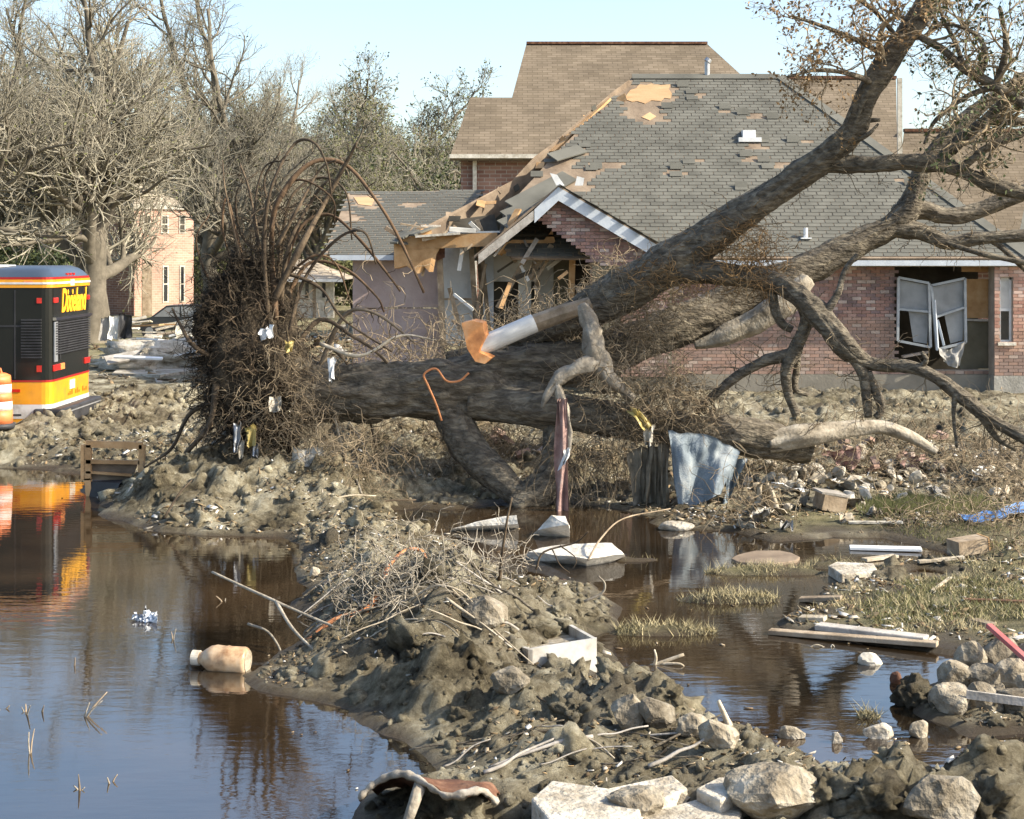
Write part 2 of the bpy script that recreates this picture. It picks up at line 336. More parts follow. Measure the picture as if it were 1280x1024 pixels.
M['underlay'] = nmat('underlay', [(.14, .105, .075), (.22, .165, .115), (.29, .225, .16)], 3, .9, .3, 20, vary=.15)
M['deck'] = nmat('deck', [(.40, .25, .125), (.52, .345, .19)], 4, .8, .2, 30, stretch=(.4, 1, 3), vary=.15)
M['wood'] = nmat('wood', [(.13, .095, .06), (.26, .20, .135), (.36, .295, .215)], 4, .85, .4, 30, stretch=(1, 1, 1), vary=.3)
M['wood_new'] = nmat('wood_new', [(.36, .20, .085), (.5, .30, .14), (.58, .39, .21)], 3, .8, .25, 25, vary=.25)
M['wood_grey'] = nmat('wood_grey', [(.20, .18, .15), (.34, .31, .27), (.46, .43, .38)], 5, .88, .4, 30, vary=.25)
M['white'] = nmat('white_paint', [(.55, .55, .53), (.72, .72, .70), (.80, .80, .78)], 3, .6, .1, 30, vary=.06)
M['offwhite'] = nmat('dirty_white', [(.28, .24, .18), (.50, .46, .38), (.66, .62, .54)], 5, .85, .4, 20, vary=.2)
M['fascia'] = nmat('fascia', [(.42, .46, .50), (.56, .60, .64)], 3, .6, .1, 20, vary=.05)
M['frame_grey'] = nmat('window_frame', [(.24, .26, .27), (.36, .38, .39)], 6, .6, .1, 20, vary=.05)  # frames a darker grey, with the shade under the eave put into the colour
M['pinkwall'] = nmat('pink_sheathing', [(.32, .235, .205), (.43, .33, .295), (.50, .40, .36)], 1.2, .85, .2, 20, vary=.06)
M['drywall'] = nmat('drywall', [(.40, .39, .36), (.60, .59, .55), (.66, .65, .61)], 1.6, .9, .2, 15, vary=.08)
M['dirty_shaded_glass'] = nmat('shaded_glass', [(.17, .175, .175), (.30, .31, .31)], 2, .5, .1, 10, vary=.1, spec=.5)  # dirty grey panes, darkened so the eave's shade is in the colour
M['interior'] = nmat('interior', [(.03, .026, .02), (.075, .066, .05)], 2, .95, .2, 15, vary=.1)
M['olivewall'] = nmat('olive_wall', [(.11, .10, .07), (.18, .165, .12)], 2, .9, .2, 15, vary=.1)
M['concrete'] = nmat('concrete', [(.22, .21, .18), (.33, .315, .275), (.42, .405, .36)], 3, .93, .6, 22, vary=.15)
M['footing'] = nmat('footing', [(.17, .155, .125), (.25, .23, .19)], 2, .93, .4, 15, vary=.05)
M['pale'] = nmat('pale_concrete', [(.17, .135, .09), (.42, .375, .30), (.60, .56, .48)], 4.5, .92, .9, 24, vary=.12, bdist=.03)
M['whiteslab'] = nmat('white_slab', [(.34, .30, .23), (.58, .54, .46), (.70, .67, .60)], 4, .9, .7, 20, vary=.06, bdist=.03)
M['litter'] = brick_mat('litter', [(.10, .07, .04), (.22, .16, .09), (.34, .27, .18), (.07, .05, .03), (.46, .41, .33), (.17, .12, .07), (.28, .2, .11), (.62, .59, .53), (.13, .1, .065)])
M['chunk'] = nmat('rubble', [(.085, .066, .042), (.24, .205, .15), (.43, .39, .315)], 5, .94, .9, 20, vary=.25, bdist=.04)
M['metal_white'] = nmat('enamel', [(.22, .18, .13), (.46, .44, .39), (.60, .59, .56)], 4.5, .4, .15, 10, vary=.05, spec=.5)
M['rust'] = nmat('rust', [(.05, .022, .014), (.12, .055, .03), (.22, .12, .07)], 6, .85, .5, 30, vary=.15)
M['galv'] = nmat('galvanised', [(.34, .35, .36), (.48, .49, .5)], 5, .4, .15, 20, vary=.1, metal=.6)
M['dirtymetal'] = nmat('muddy_metal', [(.09, .07, .05), (.27, .235, .185), (.50, .46, .40)], 6, .75, .6, 20, vary=.1)
M['pipe'] = nmat('pipe_white', [(.50, .49, .46), (.68, .67, .63)], 5, .5, .1, 20, vary=.1)
M['orange'] = nmat('orange_wood', [(.36, .14, .05), (.60, .26, .09), (.66, .38, .19)], 4, .6, .2, 25, vary=.1)
M['wire'] = nmat('orange_cable', [(.42, .16, .06), (.52, .22, .09)], 4, .6, 0, vary=.1)
M['denim'] = nmat('denim', [(.10, .125, .145), (.19, .225, .25), (.38, .395, .385)], 3, .95, .5, 60, vary=.05)
M['cloth_brown'] = nmat('muddy_cloth', [(.07, .06, .042), (.15, .13, .095), (.22, .195, .15)], 4, .95, .5, 40, vary=.15)
M['cloth_pink'] = nmat('faded_red_cloth', [(.20, .12, .105), (.31, .20, .175), (.40, .31, .265)], 5, .95, .5, 40, vary=.1)
M['cloth_grey'] = nmat('grey_cloth', [(.22, .21, .19), (.36, .35, .33)], 3, .95, .4, 30, vary=.1)
M['tarp'] = nmat('blue_tarp', [(.03, .10, .30), (.08, .20, .46), (.35, .45, .58)], 3, .5, .5, 15, vary=.1, spec=.5)
M['plastic'] = nmat('clear_plastic', [(.55, .60, .66), (.85, .88, .92)], 8, .15, .4, 25, vary=.05, spec=.8)
M['jug'] = nmat('stained_plastic', [(.24, .13, .06), (.48, .32, .18), (.60, .46, .30)], 9, .4, .2, 12, vary=.05, spec=.5)
M['yellow'] = nmat('yellow_plastic', [(.34, .25, .06), (.52, .42, .17)], 6, .45, .1, 20, vary=.1, spec=.5)
M['red'] = nmat('faded_red', [(.30, .07, .065), (.40, .14, .13)], 4, .8, .2, 20, vary=.2)
M['barrel'] = nmat('barrel_orange', [(.72, .17, .045), (.80, .25, .09)], 4, .5, .1, 20, vary=.03, spec=.4)
M['sheen'] = nmat('barrel_white', [(.66, .64, .58), (.78, .77, .73)], 4, .45, .1, 20, vary=.03, spec=.4)
M['rubber'] = nmat('rubber', [(.018, .018, .02), (.045, .045, .048)], 4, .55, .1, 20, vary=.05)
M['bus_yellow'] = nmat('bus_yellow', [(.50, .23, .035), (.70, .295, .014), (.76, .34, .016)], 3, .3, 0, vary=.01, spec=.6)
M['bus_black'] = nmat('bus_black', [(.009, .010, .009), (.015, .016, .014)], 1, .25, 0, vary=.02, spec=.3)
M['bus_white'] = nmat('bus_white', [(.36, .33, .28), (.58, .58, .56), (.68, .68, .66)], 3, .35, 0, vary=.01, spec=.5)
M['bus_roof'] = nmat('bus_roof', [(.035, .05, .075), (.05, .065, .09)], 1, .3, 0, vary=.02, spec=.6)
M['bus_red'] = nmat('bus_red', [(.32, .012, .012), (.40, .02, .018)], 1, .35, 0, vary=.02, spec=.5)
M['lens'] = nmat('red_lens', [(.42, .012, .01), (.6, .03, .02)], 9, .15, 0, vary=.05, spec=.9)
M['amber'] = nmat('amber_lens', [(.75, .20, .05), (.85, .32, .1)], 9, .15, 0, vary=.05, spec=.9)
M['lettering'] = nmat('lettering', [(.85, .38, .02), (.9, .46, .03)], 1, .4, 0, vary=.01)
M['lettering_dim'] = nmat('lettering_dim', [(.42, .14, .01), (.46, .17, .015)], 1, .4, 0, vary=.01)
M['glass'] = nmat('dark_glass', [(.015, .018, .02), (.03, .034, .038)], 1, .06, 0, vary=.02, spec=.8)
M['chrome'] = nmat('chrome', [(.6, .6, .62), (.75, .75, .77)], 2, .15, 0, vary=.02, metal=1)
M['car'] = nmat('car_paint', [(.025, .03, .035), (.045, .05, .055)], 1, .3, 0, vary=.02, spec=.6)
# ------------------------------------------------------------- ground and flood water
def gp(l): return np.array([G(x, y)[:2] for x, y in l])
POND_L = gp([(-900, 580), (-200, 583), (0, 585), (60, 588), (104, 592), (112, 612), (140, 640), (160, 652), (205, 664), (290, 668), (362, 670), (390, 690), (376, 712), (396, 735), (384, 752), (402, 772),
             (378, 792), (345, 815), (322, 850), (345, 868), (420, 880), (470, 905), (530, 930), (575, 952), (560, 975), (500, 985), (450, 1015), (430, 1080), (380, 1300), (-1100, 1300)])
POND_R = gp([(470, 640), (520, 632), (560, 634), (640, 628), (700, 626), (790, 640), (830, 655), (930, 668), (965, 676), (1040, 670), (1100, 674), (1185, 690), (1205, 702), (1120, 706), (1060, 735), (1000, 765), (985, 788),
             (1090, 802), (1200, 822), (1165, 860), (1165, 890), (1215, 912), (1420, 905), (1420, 962), (1280, 960), (1240, 968), (1170, 972), (1100, 985), (1050, 985), (1010, 970), (1000, 952), (930, 935), (850, 895), (800, 866),
             (752, 852), (745, 800), (770, 790), (755, 760), (730, 735), (640, 718), (590, 690), (560, 672), (500, 655)])
POND_S = gp([(1105, 716), (1150, 708), (1180, 714), (1150, 724), (1110, 728)])
def psd(x, y, poly):
    """signed distance, positive inside"""
    d = np.full(x.shape, 1e9); ins = np.zeros(x.shape, bool)
    for (ax, ay), (bx, by) in zip(poly, np.roll(poly, -1, 0)):
        ex, ey = bx - ax, by - ay; t = np.clip(((x - ax) * ex + (y - ay) * ey) / (ex * ex + ey * ey), 0, 1)
        d = np.minimum(d, (x - ax - t * ex) ** 2 + (y - ay - t * ey) ** 2)
        c = (ay > y) != (by > y); ins ^= c & (x < ex * (y - ay) / (ey if abs(ey) > 1e-9 else 1e-9) + ax)
    return np.where(ins, 1, -1) * np.sqrt(d)
def mound(px, py, d, rx, ry): q = P(px, py, d); return (q.x, q.y, q.z, rx, ry)
MOUNDS = [mound(470, 712, 14.4, .75, 1.0), mound(560, 722, 13.5, .9, 1.0), mound(640, 735, 13.9, .7, .5), mound(550, 775, 12.2, .6, .8), mound(490, 850, 11.3, .5, .6),
          mound(560, 838, 11.0, .5, .5), mound(660, 864, 10.6, .7, .5), mound(800, 866, 10.4, .5, .5), mound(870, 905, 9.9, .7, .5), mound(720, 940, 9.6, .9, .5), mound(960, 962, 9.3, .8, .5),
          mound(1110, 972, 8.9, .6, .5), mound(1260, 960, 8.9, .6, .45),
          mound(300, 572, 20.4, 1.3, 1.0), mound(200, 598, 19.9, .8, .8), mound(420, 585, 20.2, 1.1, 1.0), mound(250, 622, 19.2, .9, .6), mound(370, 622, 19.2, .9, .6), mound(480, 640, 18.4, .7, .8), mound(470, 672, 16.9, .6, .9), mound(160, 640, 19.2, .4, .4),
          mound(50, 560, 24.8, 1.6, .7), mound(-60, 556, 25.0, 1.6, .7), mound(180, 500, 29.5, 3.2, 1.6), mound(60, 535, 26.2, 1.5, .8), mound(250, 545, 25.0, 1.6, 1.2),
          mound(1060, 572, 23.4, 1.8, 1.3), mound(1200, 585, 22.6, 1.6, 1.2), mound(960, 590, 22.4, 1.2, 1.0), mound(560, 560, 22.8, 2.2, .9), mound(750, 575, 22.6, 1.6, .8), mound(430, 540, 23.6, 1.8, 1.2),
          mound(1000, 520, 27.5, 3, 1.2), mound(1200, 525, 27.0, 3, 1.2), mound(1100, 497, 32, 4, 1.4), mound(850, 510, 28, 2.5, 1.2),
          mound(1250, 880, 12.0, .5, .5), mound(1230, 690, 16.6, 1.0, .5), mound(1180, 745, 14.8, 1.0, .5)]
TURF = [(910, 750, .6, .22, .055), (830, 791, .55, .16, .05), (960, 716, .75, .2, .05), (1045, 708, .4, .2, .05), (1085, 896, .12, .08, .03), (790, 700, .4, .15, .02)]
def hgt(x, y, full=False):
    x = np.asarray(x, float); y = np.asarray(y, float); p2 = np.stack([x, y, x * 0], -1)
    wob = .14 * fbm(p2 * 1.6, 3, 3)
    near = y < 60
    s = np.full(x.shape, 5.0)
    if near.any():
        xn, yn = x[near], y[near]
        s[near] = -np.maximum(np.maximum(psd(xn, yn, POND_L), psd(xn, yn, POND_R)), psd(xn, yn, POND_S)) + wob[near]
    h = np.where(s > 0, .035 + .05 * np.minimum(s, 1.5), np.maximum(-.35, .4 * s + .02))
    mm = np.zeros(x.shape)
    for mx, my, mh, rx, ry in MOUNDS:
        mm = np.maximum(mm, mh * np.exp(-(((x - mx) / rx) ** 2 + ((y - my) / ry) ** 2) ** 1.0))
    k = sstep(s, -.05, .5); h = h + mm * k
    tf = np.zeros(x.shape)
    for px, py, rx, ry, th in TURF:
        q = G(px, py); e = np.exp(-(((x - q.x) / rx) ** 2 + ((y - q.y) / ry) ** 2) ** 2); tf = np.maximum(tf, e)
        h = np.where(s < .1, np.maximum(h, -.1 + (th + .1) * e + .02 * noise(p2 * 6, 8) * e), h)
    marsh = sstep(x, 2.0, 2.7) * sstep(y, 12.3, 13.0) * (1 - sstep(y, 18.6, 20.2))
    lawn = sstep(y, 40, 52)
    mudb = (1 - marsh * .85) * (1 - lawn) * (1 - .55 * sstep(y, 30, 40))
    bil = .45 + fbm(p2 * 2.3 + .35 * noise(p2 * 1.7, 7)[..., None], 5, 11, .62) * .55
    amp = (.08 + .24 * np.minimum(mm, .8)) * k * mudb
    b2 = .4 + fbm(p2 * 8.5, 3, 41, .7) * .8 + .5 * np.maximum(0, noise(p2 * 6.1, 43)) 
    h = h + amp * (bil - .45) + .07 * k * mudb * (b2 - .4) * (.5 + .7 * sstep(noise(p2 * 1.1, 9), -.3, .4)) + .05 * k * mudb * np.maximum(0, noise(p2 * 5.2, 5)) ** 1.5
    h = h - .62 * sstep(y, 52, 78)
    h = h + 1.5 * sstep(-y, -6.6, -1.5)                                  # bank the photographer stands on
    if full: return h, s, np.clip(tf + marsh * .8 * sstep(s, 0, .3) + .75 * lawn + .15 * noise(p2 * 1.3, 2) * (y > 30), 0, 1)
    return h
def axis(a, b, st, lo, hi, g=1.22):
    m = list(np.arange(a, b, st)); d = st; v = a; L = []
    while v > lo: d *= g; v -= d; L.append(v)
    d = st; v = m[-1]; Rr = []
    while v < hi: d *= g; v += d; Rr.append(v)
    return np.array(L[::-1] + m + Rr)
XS = axis(-7.6, 9.0, .046, -3000, 3000)
YS = np.concatenate([axis(8.3, 8.4, .036, -40, 8.35)[:-2], np.arange(8.4, 14.5, .036), np.arange(14.5, 25.5, .052), np.arange(25.5, 40, .12)]); YS = YS[YS < 40]
ext = []; v = 40; d = .12
while v < 5000: d *= 1.12; v += d; ext.append(v)
YS = np.sort(np.concatenate([YS, np.array([40.0] + ext)]))
gx, gy = np.meshgrid(XS, YS); hh, ss, tt = hgt(gx, gy, True)
nx, ny = len(XS), len(YS); ii = np.arange(ny - 1)[:, None] * nx + np.arange(nx - 1)[None]
Q = np.stack([ii, ii + 1, ii + nx + 1, ii + nx], -1).reshape(-1, 4)
wet = np.clip((.10 + .05 * noise(np.stack([gx, gy, gx * 0], -1) * 2.2, 31) - hh) / .10, 0, 1) * (gy < 32)
ground = mk('ground', np.stack([gx, gy, hh], -1), Q, M['mud'], None, True, v=np.full(gx.size, .5), loc=(0, 0, 0), attrs={'turf': tt.ravel(), 'wet': wet.ravel()})
tag(ground, kind='structure')
def gz(x, y): return float(hgt(np.array([x]), np.array([y]))[0])
def on(px, py, it=14):
    """the ground point seen at a photo pixel"""
    z = 0.
    lo = None
    ds = np.concatenate([np.linspace(8.0, 40, 1000), np.linspace(40.1, 220, 900)]); xs = (px - 640) / F * ds; zs = CH - (py - HY) / F * ds; g = np.maximum(hgt(xs, ds), 0.)
    k = np.argmax(zs <= g); k = max(k, 1); return Vector((xs[k], ds[k], g[k]))
wv = [(-30, 5, 0), (30, 5, 0), (30, 33, 0), (-30, 33, 0)]
tag(mk('flood_water', wv, [(0, 1, 2, 3)], M['water'], loc=(0, 0, 0)), kind='structure')

def crumb(n, seed):
    V, Fc = ico(n); V = V * (1 + .5 * fbm(V * 1.5 + seed * 3.7, 6, seed, .66))[:, None]; return V, Fc
# mud clods: nobody could count them
def scatter_lumps(name, n, sizes, region, seed, mat, sub=1, near=0, cuts=3, smin=.06, label=None, big=False, vlo=0.):
    g = np.random.default_rng(seed); px = g.uniform(region[0], region[2], n * 4); d = g.uniform(region[1], region[3], n * 4)
    x, y = px, d; h, s, t = hgt(x, y, True)
    keep = (s > smin) & (t < .35) & (np.abs(x) < y * .36 + .5); x, y, h = x[keep][:n], y[keep][:n], h[keep][:n]
    n = len(x); Vs = []; Fs = []; vv = []; c = 0
    var = [rock_verts(sub, seed * 50 + k, cuts, .42, 1.5) if not big else crumb(sub, seed * 50 + k) for k in range(14)]
    sz = sizes[0] + (sizes[1] - sizes[0]) * g.random(n) ** (5 if not big else 2)
    for k in range(n):
        V, Fc = var[k % 14]; V = (V * (sz[k] * g.uniform(.55, 1.3, 3))) @ rotm(g).T + (x[k], y[k], h[k] - sz[k] * (.05 if not big else .3))
        Vs.append(V); Fs.append(Fc + c); vv.append(np.full(len(V), vlo + (1 - vlo) * g.random())); c += len(V)
    V = np.concatenate(Vs); o = mk(name, V, np.concatenate(Fs), mat, None, False, np.concatenate(vv), loc=(0, 0, 0),
           attrs={'turf': np.zeros(c), 'wet': np.clip((.07 - V[:, 2]) / .09, 0, 1)})
    return tag(o, label, 'mud clods', kind='stuff')
scatter_lumps('mud_clods', 9000, (.005, .05), (-3.2, 8.6, 5, 17.5), 3, M['mud'], 1, label='crumbly clods of dried mud covering the near berm')
scatter_lumps('mud_clods', 6500, (.012, .11), (-8.5, 17.5, 1.0, 31), 4, M['mud'], 1, vlo=.35, label='grey mud clods heaped round the root ball and far bank')
scatter_lumps('mud_clods', 2600, (.02, .1), (-2, 20.5, 12, 35), 5, M['mud'], 1, label='churned brown mud clods spread before the brick house')

scatter_lumps('mud_lumps', 150, (.05, .15), (-3.2, 8.8, 5, 17.5), 6, M['mud'], 3, big=True, label='larger crumbly lumps of mud on the near berm')
scatter_lumps('mud_lumps', 160, (.06, .2), (-8.5, 17.5, 1.0, 30), 8, M['mud'], 3, big=True, vlo=.35, label='larger grey mud lumps heaped round the root ball')
# ------------------------------------------------------------- buildings
def prj(p): return (640 + p[0] / p[1] * F, HY - (p[2] - CH) / p[1] * F)
def inpoly(x, y, poly):
    c = False; n = len(poly)
    for i in range(n):
        (x0, y0), (x1, y1) = poly[i], poly[(i + 1) % n]
        if (y0 > y) != (y1 > y) and x < (x1 - x0) * (y - y0) / (y1 - y0) + x0: c = not c
    return c
def brickwork(parent, O, u, wd, zlo, zhi, keep, cnt, mat, pick=0, depth=.03, hole=None):
    """courses of bricks on a wall plane; the first `pick` of them single objects, the rest one mesh"""
    u = Vector(u).normalized(); nrm = Vector((u.y, -u.x, 0)); L, Hh = .203, .0665; rest = MB(); ob = None; n = 0
    rows = int((zhi - zlo) / .0767); ang = math.atan2(u.y, u.x)
    for r in range(rows):
        z = zlo + (r + .5) * .0767; a = -.5 * (r % 2) * .2135
        while a < wd:
            lo, hi = max(a, 0), min(a + L, wd); a += .2135
            if hole and hole[2] < z < hole[3] and hi > hole[0] and lo < hole[1]:
                if lo < hole[0]: hi = hole[0]
                elif hi > hole[1]: lo = hole[1]
                else: continue
            if hi - lo < .03: continue
            c = Vector(O) + u * ((lo + hi) / 2); c.z = z; pu = (lo + hi) / 2
            if not keep(pu, z): continue
            full = hi - lo > L - .002
            jd = random.uniform(-.004, .004)
            if full and n < pick:
                if cnt.get('me') is None:
                    b = MB(); b.box((-L/2, -depth/2, -Hh/2), (L/2, depth/2, Hh/2), .0); ob = b.build('brick', mat, None, loc=(0, 0, 0)); cnt['me'] = ob.data; ob.parent = parent
                else:
                    ob = bpy.data.objects.new('brick', cnt['me']); col.objects.link(ob); ob.parent = parent
                ob.location = c + nrm * jd - worigin(parent); ob.rotation_euler = (0, 0, ang); n += 1
            else:
                c = c + nrm * jd; hu = u * ((hi - lo) / 2); hn = nrm * (depth / 2); hz = Vector((0, 0, Hh / 2))
                q = [c + i * hu - j * hn + k * hz for k in (-1, 1) for i, j in ((-1, -1), (1, -1), (1, 1), (-1, 1))]
                rest.add([x[:] for x in q], [(0,3,2,1),(4,5,6,7),(0,1,5,4),(1,2,6,5),(2,3,7,6),(3,0,4,7)])
    if rest.V: tag(rest.build('brickwork', mat, parent), kind='stuff')
def shingles(parent, O, u, s, ulo, uhi, slen, keep, mat, pick, cnt, tw=.305, ex=.142):
    """overlapping shingle tabs on a roof plane: origin at the eave, u along it, s up the slope"""
    u = Vector(u).normalized(); s = Vector(s).normalized(); n = u.cross(s)
    mt = Matrix((u, s, n)).transposed().to_4x4(); rest = MB(); k = 0; th = .011
    def tabv(hw): return [(-hw, -ex * .5, 0.004), (hw, -ex * .5, .004), (hw, ex * .62, -.002), (-hw, ex * .62, -.002), (-hw, -ex * .5, .004 + th), (hw, -ex * .5, .004 + th), (hw, ex * .62, .004), (-hw, ex * .62, .004)]
    FC = [(3,2,1,0),(4,5,6,7),(0,1,5,4),(1,2,6,5),(2,3,7,6),(3,0,4,7)]
    for r in range(int(slen / ex)):
        a = ulo + ((r * .37) % 1) * tw - tw
        while a < uhi:
            p = Vector(O) + u * (a + tw / 2) + s * ((r + .5) * ex); a += tw
            if not keep(p): continue
            if k < pick:
                if cnt.get('me') is None:
                    me = bpy.data.meshes.new('shingle'); me.from_pydata(tabv(tw / 2 - .011), [], FC); me.materials.append(mat); cnt['me'] = me
                o = bpy.data.objects.new('shingle', cnt['me']); col.objects.link(o); o.parent = parent
                o.matrix_local = Matrix.Translation(p - worigin(parent)) @ mt @ Matrix.Rotation(random.uniform(-.012, .012), 4, 'Z'); k += 1
            else:
                T = np.array(tabv(tw / 2 - .011)) @ np.array(Matrix((u, s, n))) + np.array(p) + np.array(n) * random.uniform(0, .004)
                rest.add(T, FC)
    if rest.V: tag(rest.build('shingle_courses', mat, parent), kind='stuff')

# --- the wrecked brick house
EY, EZ, SL = 35.5, 3.1, (8.0 - 3.1) / 6.5
house = empty('brick_house', (4.5, 36, 0), 'wrecked one storey red brick house with grey hip roof and torn open corner', 'house')
def roofpt(px, py):
    k = (py - HY) / F; t = (CH - EZ + EY * SL) / (SL + k); return P(px, py, t)
ROOF = [(790, 97), (975, 97), (1120, 198), (1288, 323), (640, 323), (622, 300), (630, 262), (668, 222), (694, 192)]
SLV = Vector((0, 1, SL)).normalized(); RN = Vector((0, -SL, 1)).normalized()
deck = MB().prism([roofpt(*q) for q in ROOF], -RN * .05).build('roof', M['underlay'], house)
PATCH = [[(772, 118), (796, 103), (850, 108), (846, 128), (832, 136), (838, 150), (808, 160), (782, 146)], [(622, 300), (630, 262), (668, 222), (700, 190), (728, 184), (724, 210), (745, 205), (775, 203), (768, 212), (740, 222), (735, 240), (690, 235), (650, 270)],
         [(930, 144), (948, 143), (966, 150), (946, 151)], [(931, 181), (955, 178), (958, 185), (936, 187)], [(933, 196), (955, 194), (957, 203), (940, 204)], [(832, 216), (846, 213), (860, 218), (846, 221)],
         [(985, 174), (1012, 172), (1014, 178), (990, 178)], [(866, 118), (880, 117), (878, 124), (866, 124)], [(925, 236), (945, 235), (945, 238), (925, 238)], [(740, 205), (782, 202), (776, 208), (742, 212)],
         [(1120, 226), (1142, 224), (1142, 231), (1122, 231)], [(962, 207), (1000, 205), (1000, 209), (962, 210)], [(862, 200), (880, 200), (880, 204), (862, 204)], [(905, 138), (920, 137), (920, 140), (905, 140)]]
def keep_main(p):
    x, y = prj(p)
    return inpoly(x, y, ROOF) and not any(inpoly(x + random.uniform(-3, 3), y + random.uniform(-1.5, 1.5), q) for q in PATCH)
sc = {}
shingles(deck, (0, EY, EZ), (1, 0, 0), SLV, -3, 12.2, 8.2, keep_main, M['shingle'], 300, sc)
b = MB().prism([roofpt(*q) + RN * .004 for q in [(784, 118), (788, 113), (795, 111), (799, 106), (808, 107), (815, 105), (826, 107), (838, 106), (836, 112), (840, 118), (838, 124), (830, 123), (826, 127), (814, 126), (806, 130), (796, 127), (790, 128), (780, 124)]], RN * .012)
b.build('bare_decking', M['deck'], deck); MB().prism([roofpt(*q) + RN * .004 for q in [(802, 147), (812, 141), (820, 146), (812, 151)]], RN * .012).build('bare_decking', M['deck'], deck)
hipr = [roofpt(975, 97), roofpt(1288, 323)]; m_ = MB(); m_.bar(hipr[0] + RN * .03, hipr[1] + RN * .03, .25, .04, RN); m_.bar(roofpt(790, 97) + RN * .02, hipr[0] + RN * .02, .24, .05, RN)
m_.build('ridge_cap', M['shingle'], deck)
# the slopes behind and to the right
rl, rr_ = roofpt(790, 97), roofpt(975, 97); er = roofpt(1288, 323)
MB().prism([rr_, er, Vector((er.x, 47.8, EZ))], (-.05, 0, -.05)).build('roof_side', M['shingle'], house)
MB().prism([rl, rr_, Vector((er.x, 47.8, EZ)), Vector((-2.0, 47.8, EZ))], (0, -.05, -.05)).build('roof_back', M['shingle'], house)
# torn sheathing of the left hip
sh = [(786, 100), (768, 113), (690, 180), (668, 196), (640, 226), (545, 276), (500, 300), (492, 312), (540, 300), (600, 297), (612, 272), (660, 226), (690, 200), (760, 133)]
def hipd(px): return 36.0 + (px - 490) / 300 * 5.6
MB().prism([P(x, y, hipd(x)) for x, y in sh], (.1, .12, -.06)).build('torn_sheathing', M['underlay'], house)
m_ = MB()
m_.bar(P(690, 190, 39.6), P(760, 124, 41.0), .22, .06); m_.build('rafter', M['wood_new'], house)
MB().bar(P(497, 318, 36.0), P(530, 282, 36.5), .2, .08).build('rafter', M['wood_new'], house)
MB().bar(P(630, 295, 36.1), P(648, 262, 36.6), .16, .05).build('rafter', M['wood_new'], house)
# loose strips of shingle mat
for k, (a, c, wd) in enumerate([((640, 262), (712, 222), .5), ((632, 276), (690, 250), .45), ((628, 288), (680, 262), .4), ((690, 205), (728, 188), .4)]):
    m_ = MB(); m_.bar(roofpt(*a) + RN * (.1 + .03 * k), roofpt(*c) + RN * .05, wd, .03, RN); m_.build('loose_shingle_strip', M['shingle'], house)
# dark soffit / attic cavity behind the tear
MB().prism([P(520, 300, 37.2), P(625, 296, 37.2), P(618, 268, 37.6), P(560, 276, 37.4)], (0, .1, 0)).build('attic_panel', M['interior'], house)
# walls
WY = 36.0
def X(px, y=WY): return (px - 640) / F * y
def Z(py, y=WY): return CH - (py - HY) / F * y
wx0, wx1 = X(738), X(1243); op = (X(1118), X(1243), Z(462), Z(328))
def keep_front(u, z):
    x = wx0 + u
    if x > op[0] and z > op[2] + (.35 if x < X(1165) else 0) - (x - op[0]) * .0 and x < op[1]:
        return (x - op[0]) < .0
    if x > op[0] - .05 and z > op[2] and z < op[2] + .35: return x < op[0] + (op[2] + .35 - z) * 1.3
    return True
wall = MB()
wall.box((wx0, WY + .004, .45), (op[0], WY + .24, Z(327))); wall.box((op[0], WY + .004, .45), (op[1], WY + .24, op[2] - .01))
wall = wall.build('wall', M['mortar'], house)
cn = {}
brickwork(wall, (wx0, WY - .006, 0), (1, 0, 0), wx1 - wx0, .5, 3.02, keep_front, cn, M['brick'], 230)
MB().box((wx0 - .02, WY - .06, -.1), (wx1, WY + .2, .495)).build('foundation', M['footing'], house)
# the projecting bay on the right, in the sun
BY = 35.55; bx0, bx1 = X(1243, BY), X(1380, BY); bw = (X(1250, BY), X(1266, BY), Z(428, BY), Z(347, BY))
bay = MB(); bay.box((bx0, BY + .004, .45), (bw[0], BY + .45, 3.02)); bay.box((bw[1], BY + .004, .45), (bx1, BY + .45, 3.02)); bay.box((bw[0], BY + .004, .45), (bw[1], BY + .4, bw[2])); bay.box((bw[0], BY + .004, bw[3]), (bw[1], BY + .4, 3.02))
bay = bay.build('wall', M['mortar'], house)
brickwork(bay, (bx0, BY - .006, 0), (1, 0, 0), bx1 - bx0, .5, 3.02, lambda u, z: True, cn, brick_mat('bay_brick', [(.42, .25, .19), (.50, .33, .26), (.38, .21, .16), (.55, .40, .33), (.46, .28, .21)], 1.5), 70, hole=(bw[0] - bx0, bw[1] - bx0, bw[2], bw[3]))  # lighter bricks than the main wall: sunlight painted into the bay's colour
MB().box((bx0 - .02, BY - .06, -.1), (bx1, BY + .4, .495)).build('foundation', M['concrete'], house)
win = MB(); 
for (a, c) in (((bw[0], BY + .1, bw[2]), (bw[0] + .05, BY + .16, bw[3])), ((bw[1] - .05, BY + .1, bw[2]), (bw[1], BY + .16, bw[3])), ((bw[0], BY + .1, bw[3] - .05), (bw[1], BY + .15, bw[3])), ((bw[0], BY + .09, bw[2]), (bw[1], BY + .15, bw[2] + .05)), ((bw[0], BY + .095, (bw[2] + bw[3]) / 2 - .03), (bw[1], BY + .15, (bw[2] + bw[3]) / 2 + .03))): win.box(a, c)
win = win.build('window', M['white'], house)
MB().box((bw[0] + .05, BY + .12, bw[2] + .05), (bw[1] - .05, BY + .125, (bw[2] + bw[3]) / 2 - .03)).build('pane', M['glass'], win)
MB().box((bw[0] + .05, BY + .12, (bw[2] + bw[3]) / 2 + .03), (bw[1] - .05, BY + .125, bw[3] - .05)).build('pane', M['drywall'], win)
MB().box((bw[0] - .06, BY - .07, bw[2] - .07), (bw[1] + .06, BY + .1, bw[2])).build('sill', M['offwhite'], win)
